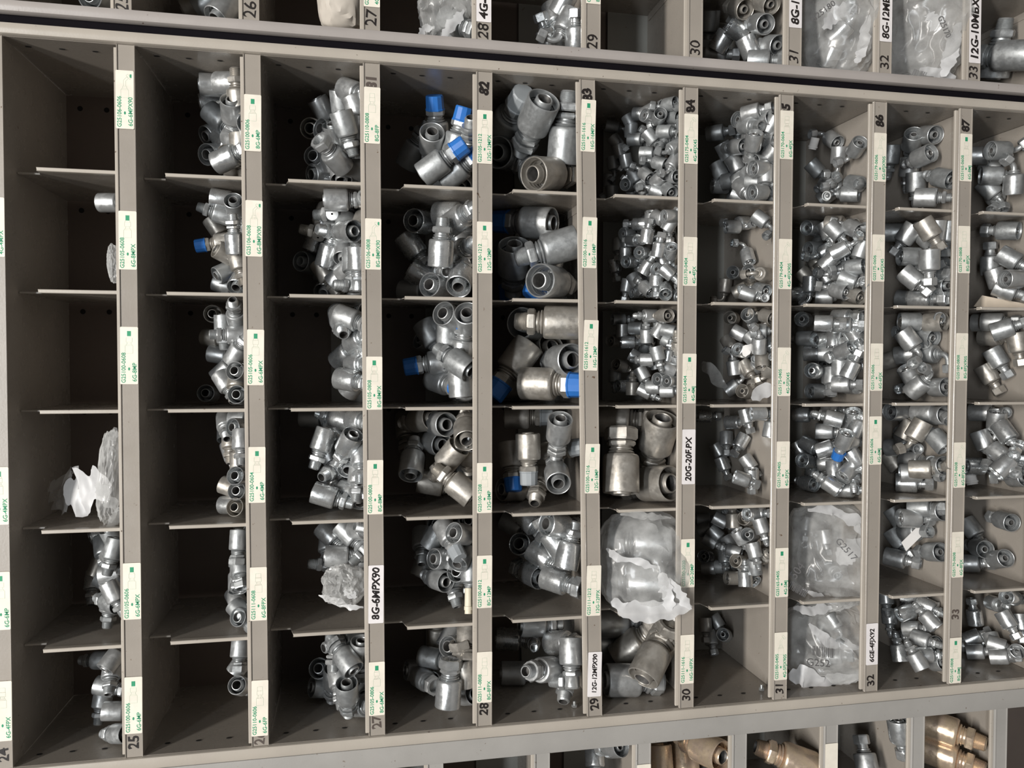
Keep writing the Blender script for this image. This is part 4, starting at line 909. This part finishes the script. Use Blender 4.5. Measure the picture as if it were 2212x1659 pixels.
bag('poly_bag', 'large clear bag of big fittings spilling over the 20G-20MP strip', (1388, 1212, 186, 205, 0.035, 0.085, 0.10, 11, 'film'),
    [([(1306, 1183, .02), (1335, 1207, -.005), (1385, 1214, -.012), (1428, 1228, -.012)], 0.0, 22, 'film_white'), ([(1322, 1292, .01), (1350, 1318, 0), (1400, 1322, -.004), (1440, 1316, -.01), (1494, 1316, -.016)], -0.006, 44, 'film_white'),
     ([(1430, 1240, -.004), (1440, 1280, -.008), (1450, 1318, -.01)], -0.008, 42, 'film_white'), ([(1448, 1250, -.006), (1470, 1285, -.01), (1492, 1318, -.014)], -0.008, 24, 'film_white'), ([(1340, 1110, .0), (1400, 1112, -.005), (1450, 1120, -.005)], 0.005, 18, 'film')])
bag('poly_bag', 'upper clear parts bag beside the strip ending in 32', (1787, 1196, 158, 200, 0.06, 0.07, 0.13, 14, 'film'),
    [([(1745, 1100, .0), (1800, 1100, 0), (1855, 1130, 0), (1866, 1165, 0)], 0.03, 30, 'film_white'), ([(1812, 1215, 0), (1840, 1190, 0), (1866, 1165, 0)], 0.024, 42, 'film_white'), ([(1735, 1275, 0), (1775, 1290, 0), (1810, 1302, 0)], 0.03, 14, 'film_white')],
    [(1712, 1248, 0.008, -52, '504', 0.016), (1808, 1165, 0.008, 52, 'G2517', 0.013), (1705, 1262, 0.008, 30, 'barcode', 1.2)])
bag('poly_bag', 'lower clear parts bag above the handwritten 6GE-4FJX92 label', (1783, 1385, 160, 150, 0.06, 0.07, 0.13, 17, 'film'),
    [([(1702, 1462, .01), (1735, 1462, 0), (1780, 1478, 0), (1855, 1462, 0)], 0.03, 46, 'film_white'), ([(1715, 1315, 0), (1760, 1318, 0), (1800, 1312, 0)], 0.03, 26, 'film_white'), ([(1745, 1345, 0), (1785, 1385, 0), (1855, 1400, 0)], 0.028, 24, 'film_white')],
    [(1742, 1430, 0.008, 5, 'G252', 0.014), (1755, 1405, 0.008, 8, 'barcode', 1.3)])
bag('poly_bag', 'clear bag in the top rack beside the 4G label', (968, 20, 110, 112, 0.05, 0.06, 0.16, 21, 'film'), [([(950, 74, 0), (975, 50, 0), (1005, 20, 0)], 0.02, 24, 'film_white'), ([(902, 76, .01), (915, 62, .01), (940, 58, .01)], 0.03, 18, 'film_white')])
bag('poly_bag', 'clear bag around a bent fitting above strip 32', (1812, 60, 150, 175, 0.05, 0.07, 0.13, 24, 'film'), [([(1775, 60, 0), (1810, 25, 0), (1850, 12, 0)], 0.02, 30, 'film_white'), ([(1850, 140, 0), (1868, 90, 0), (1875, 30, 0)], 0.02, 26, 'film_white')],
    [(1752, 45, 0.008, -40, 'G25180', 0.011)])
bag('poly_bag', 'round clear bag above strip 33 in the top rack', (1995, 68, 148, 175, 0.05, 0.07, 0.11, 27, 'film'), [([(2000, 35, 0), (2030, 65, 0)], 0.015, 30, 'film_white'), ([(2072, 50, 0), (2055, 110, 0), (2040, 165, 0)], 0.02, 34, 'film_white'), ([(1985, 150, 0), (2030, 162, 0), (2065, 168, 0)], 0.025, 22, 'film_white')],
    [(2030, 35, 0.006, 58, 'G25170', 0.010), (1972, 155, 0.008, 15, 'barcode', 0.8)])
me, o_ = blob(738, 10, 88, 104, 0.04, 0.06, 0.10, 31, 'paper_tan', 'paper_bag', 4); o = link('paper_bag', me); o.location = o_
tag(o, 'crumpled off-white paper bag above the marker number 27', 'bag')
def scrap(pts, c, w, seed, mat, label, name='paper_scrap'):
    P = on_c(pts[0][0], pts[0][1], c); o_ = W(P[1], P[0], P[2])
    me = sheet([(x, y, 0.0) for x, y in pts], c, w, 0.0045, seed, mat, name, 14, 8); me.transform(Matrix.Translation(-o_))
    o = link(name, me); o.location = o_; tag(o, label, 'scrap', 'scraps in the 4G-5FJX45 bin')
scrap([(1614, 700), (1640, 722)], 0.026, 20, 2, 'paper', 'upper left white paper scrap in the 4G-5FJX45 bin')
scrap([(1640, 728), (1658, 705)], 0.022, 18, 4, 'paper', 'upper right white paper scrap in the 4G-5FJX45 bin')
scrap([(1606, 768), (1614, 750), (1634, 742)], 0.026, 20, 6, 'paper', 'middle white paper scrap in the 4G-5FJX45 bin')
scrap([(1622, 858), (1645, 846), (1674, 838)], 0.016, 34, 9, 'film_white', 'lowest crumpled plastic scrap in the 4G-5FJX45 bin')
scrap([(1512, 785), (1540, 805), (1566, 838)], 0.085, 34, 12, 'film', 'dark see-through plastic scrap at the back of the 4G-5FJX45 bin')
def card(pts, c, mat, label, name, bendz=0.0):
    P = [np.array(on_c(x, y, c + cc)) for x, y, cc in pts]; n = 10; m = MB()
    for i in range(n + 1):
        u = i / n; a_ = P[0] * (1 - u) + P[1] * u; b_ = P[3] * (1 - u) + P[2] * u
        for q in (a_, b_):
            q = q.copy(); q[0] -= bendz * math.sin(math.pi * u); w_ = W(q[1], q[0], q[2]); m.v.append(tuple(w_)); m.v.append(tuple(w_ + Vector((0, 0.0006, 0.0003))))
    for i in range(n):
        k = i * 4
        m.f += [(k, k + 4, k + 6, k + 2), (k + 1, k + 3, k + 7, k + 5), (k, k + 1, k + 5, k + 4), (k + 2, k + 6, k + 7, k + 3)]
    m.f += [(0, 2, 3, 1), (n * 4, n * 4 + 1, n * 4 + 3, n * 4 + 2)]
    tag(link(name, m.mesh(name, mat, 40)), label, 'card')
card([(1992, 1128, 0), (2001, 1148, 0), (1958, 1190, .004), (1948, 1172, .004)], 0.05, 'paper', 'white card slip among the 6G-8FJX fittings', 'card_slip')
card([(2104, 662, .03), (2240, 672, .0), (2240, 660, .0), (2122, 638, .03)], 0.03, 'card', 'tan cardboard piece in the second bin at the right edge', 'cardboard_piece', 0.004)
def loose_cap(x, y, c, r_px, l_px, ang, mat, label, hexed=False):
    p, rt, dn, vw, s = px_frame(x, y, c); t = math.radians(ang)
    ax = math.cos(t) * rt + math.sin(t) * dn; z = d2w(ax).normalized(); xx = d2w(vw).cross(z).normalized(); yy = z.cross(xx)
    Rm = Matrix((xx, yy, z)).transposed().to_4x4(); Rm.translation = W(p[1], p[0], p[2])
    m = MB(); r = r_px * s; l = l_px * s
    m.lathe([(0.0001, -l / 2), (r * 0.9, -l / 2), (r, -l / 2 + r * 0.1), (r, l * 0.2), (r * 1.12, l * 0.22), (r * 1.12, l * 0.35), (r * 0.95, l * 0.36), (r * 0.95, l / 2), (r * 0.7, l / 2), (r * 0.7, 0), (0.0001, 0)], 6 if hexed else 16)
    o = link('plastic_cap', m.mesh('plastic_cap', mat, 30)); o.matrix_world = Rm; tag(o, label, 'cap')
loose_cap(1012, 1298, 0.012, 8, 52, 90, 'cream_plastic', 'cream plastic tube cap beside the 8G-12MP label')
loose_cap(1758, 310, 0.10, 8, 22, 100, 'paper', 'small white cap at the back of the 6G-6FJX90S bin')
loose_cap(2097, 1033, 0.09, 10, 24, 80, 'paper', 'white cap in the fourth bin down at the right edge')
def bolt(x, y, label):
    d = ray(x, y); k = (AL - 0.0008 - CAM[1]) / d[1]; p = CAM + d * k
    T = Matrix.Translation(W(p[1], p[0], p[2])) @ Matrix.Rotation(math.radians(90), 4, 'Y')
    e = empty('carriage_bolt'); e.matrix_world = T; tag(e, label, 'bolt')
    m = MB(); m.hexa(0.0042, 0, 0.0035, 0.002, None, 0.0006); m.lathe([(0.0022, 0), (0.0022, 0.008), (0.0001, 0.0085)], 10)
    link('hex_nut', m.mesh('hex_nut', 'zinc_bright', 25), e)
bolt(1241, 1527, 'zinc bolt on the lower side panel near the middle strip'); bolt(1645, 1491, 'zinc bolt on the lower side panel further right, in the nearly empty bin')

# turn all writing into meshes
def hash_(t): return sum(ord(ch) * (i + 1) for i, ch in enumerate(t)) % 97
bpy.context.view_layer.update()
dg = bpy.context.evaluated_depsgraph_get()
for o, M4, mat, parent, name in TEXTS:
    me = bpy.data.meshes.new_from_object(o.evaluated_get(dg)); me.name = name
    me.materials.clear(); me.materials.append(MAT[mat])
    if name in ('handwriting', 'marker_number'):      # uneven pen strokes
        sd = Vector((len(TEXTS) * 0.1 + hash_(o.data.body), 0, 0))
        for v in me.vertices:
            nv = noise.noise_vector(Vector((v.co.x, v.co.y, 0)) * (2.6 / o.data.size) + sd) * 0.07 * o.data.size
            v.co.x += nv.x; v.co.y += nv.y
    n = bpy.data.objects.new(name, me); COL.objects.link(n); n.parent = parent
    if name == 'marker_number': n.matrix_parent_inverse = parent.matrix_world.inverted()
    n.matrix_basis = M4
for o, *_ in TEXTS: bpy.data.objects.remove(o)
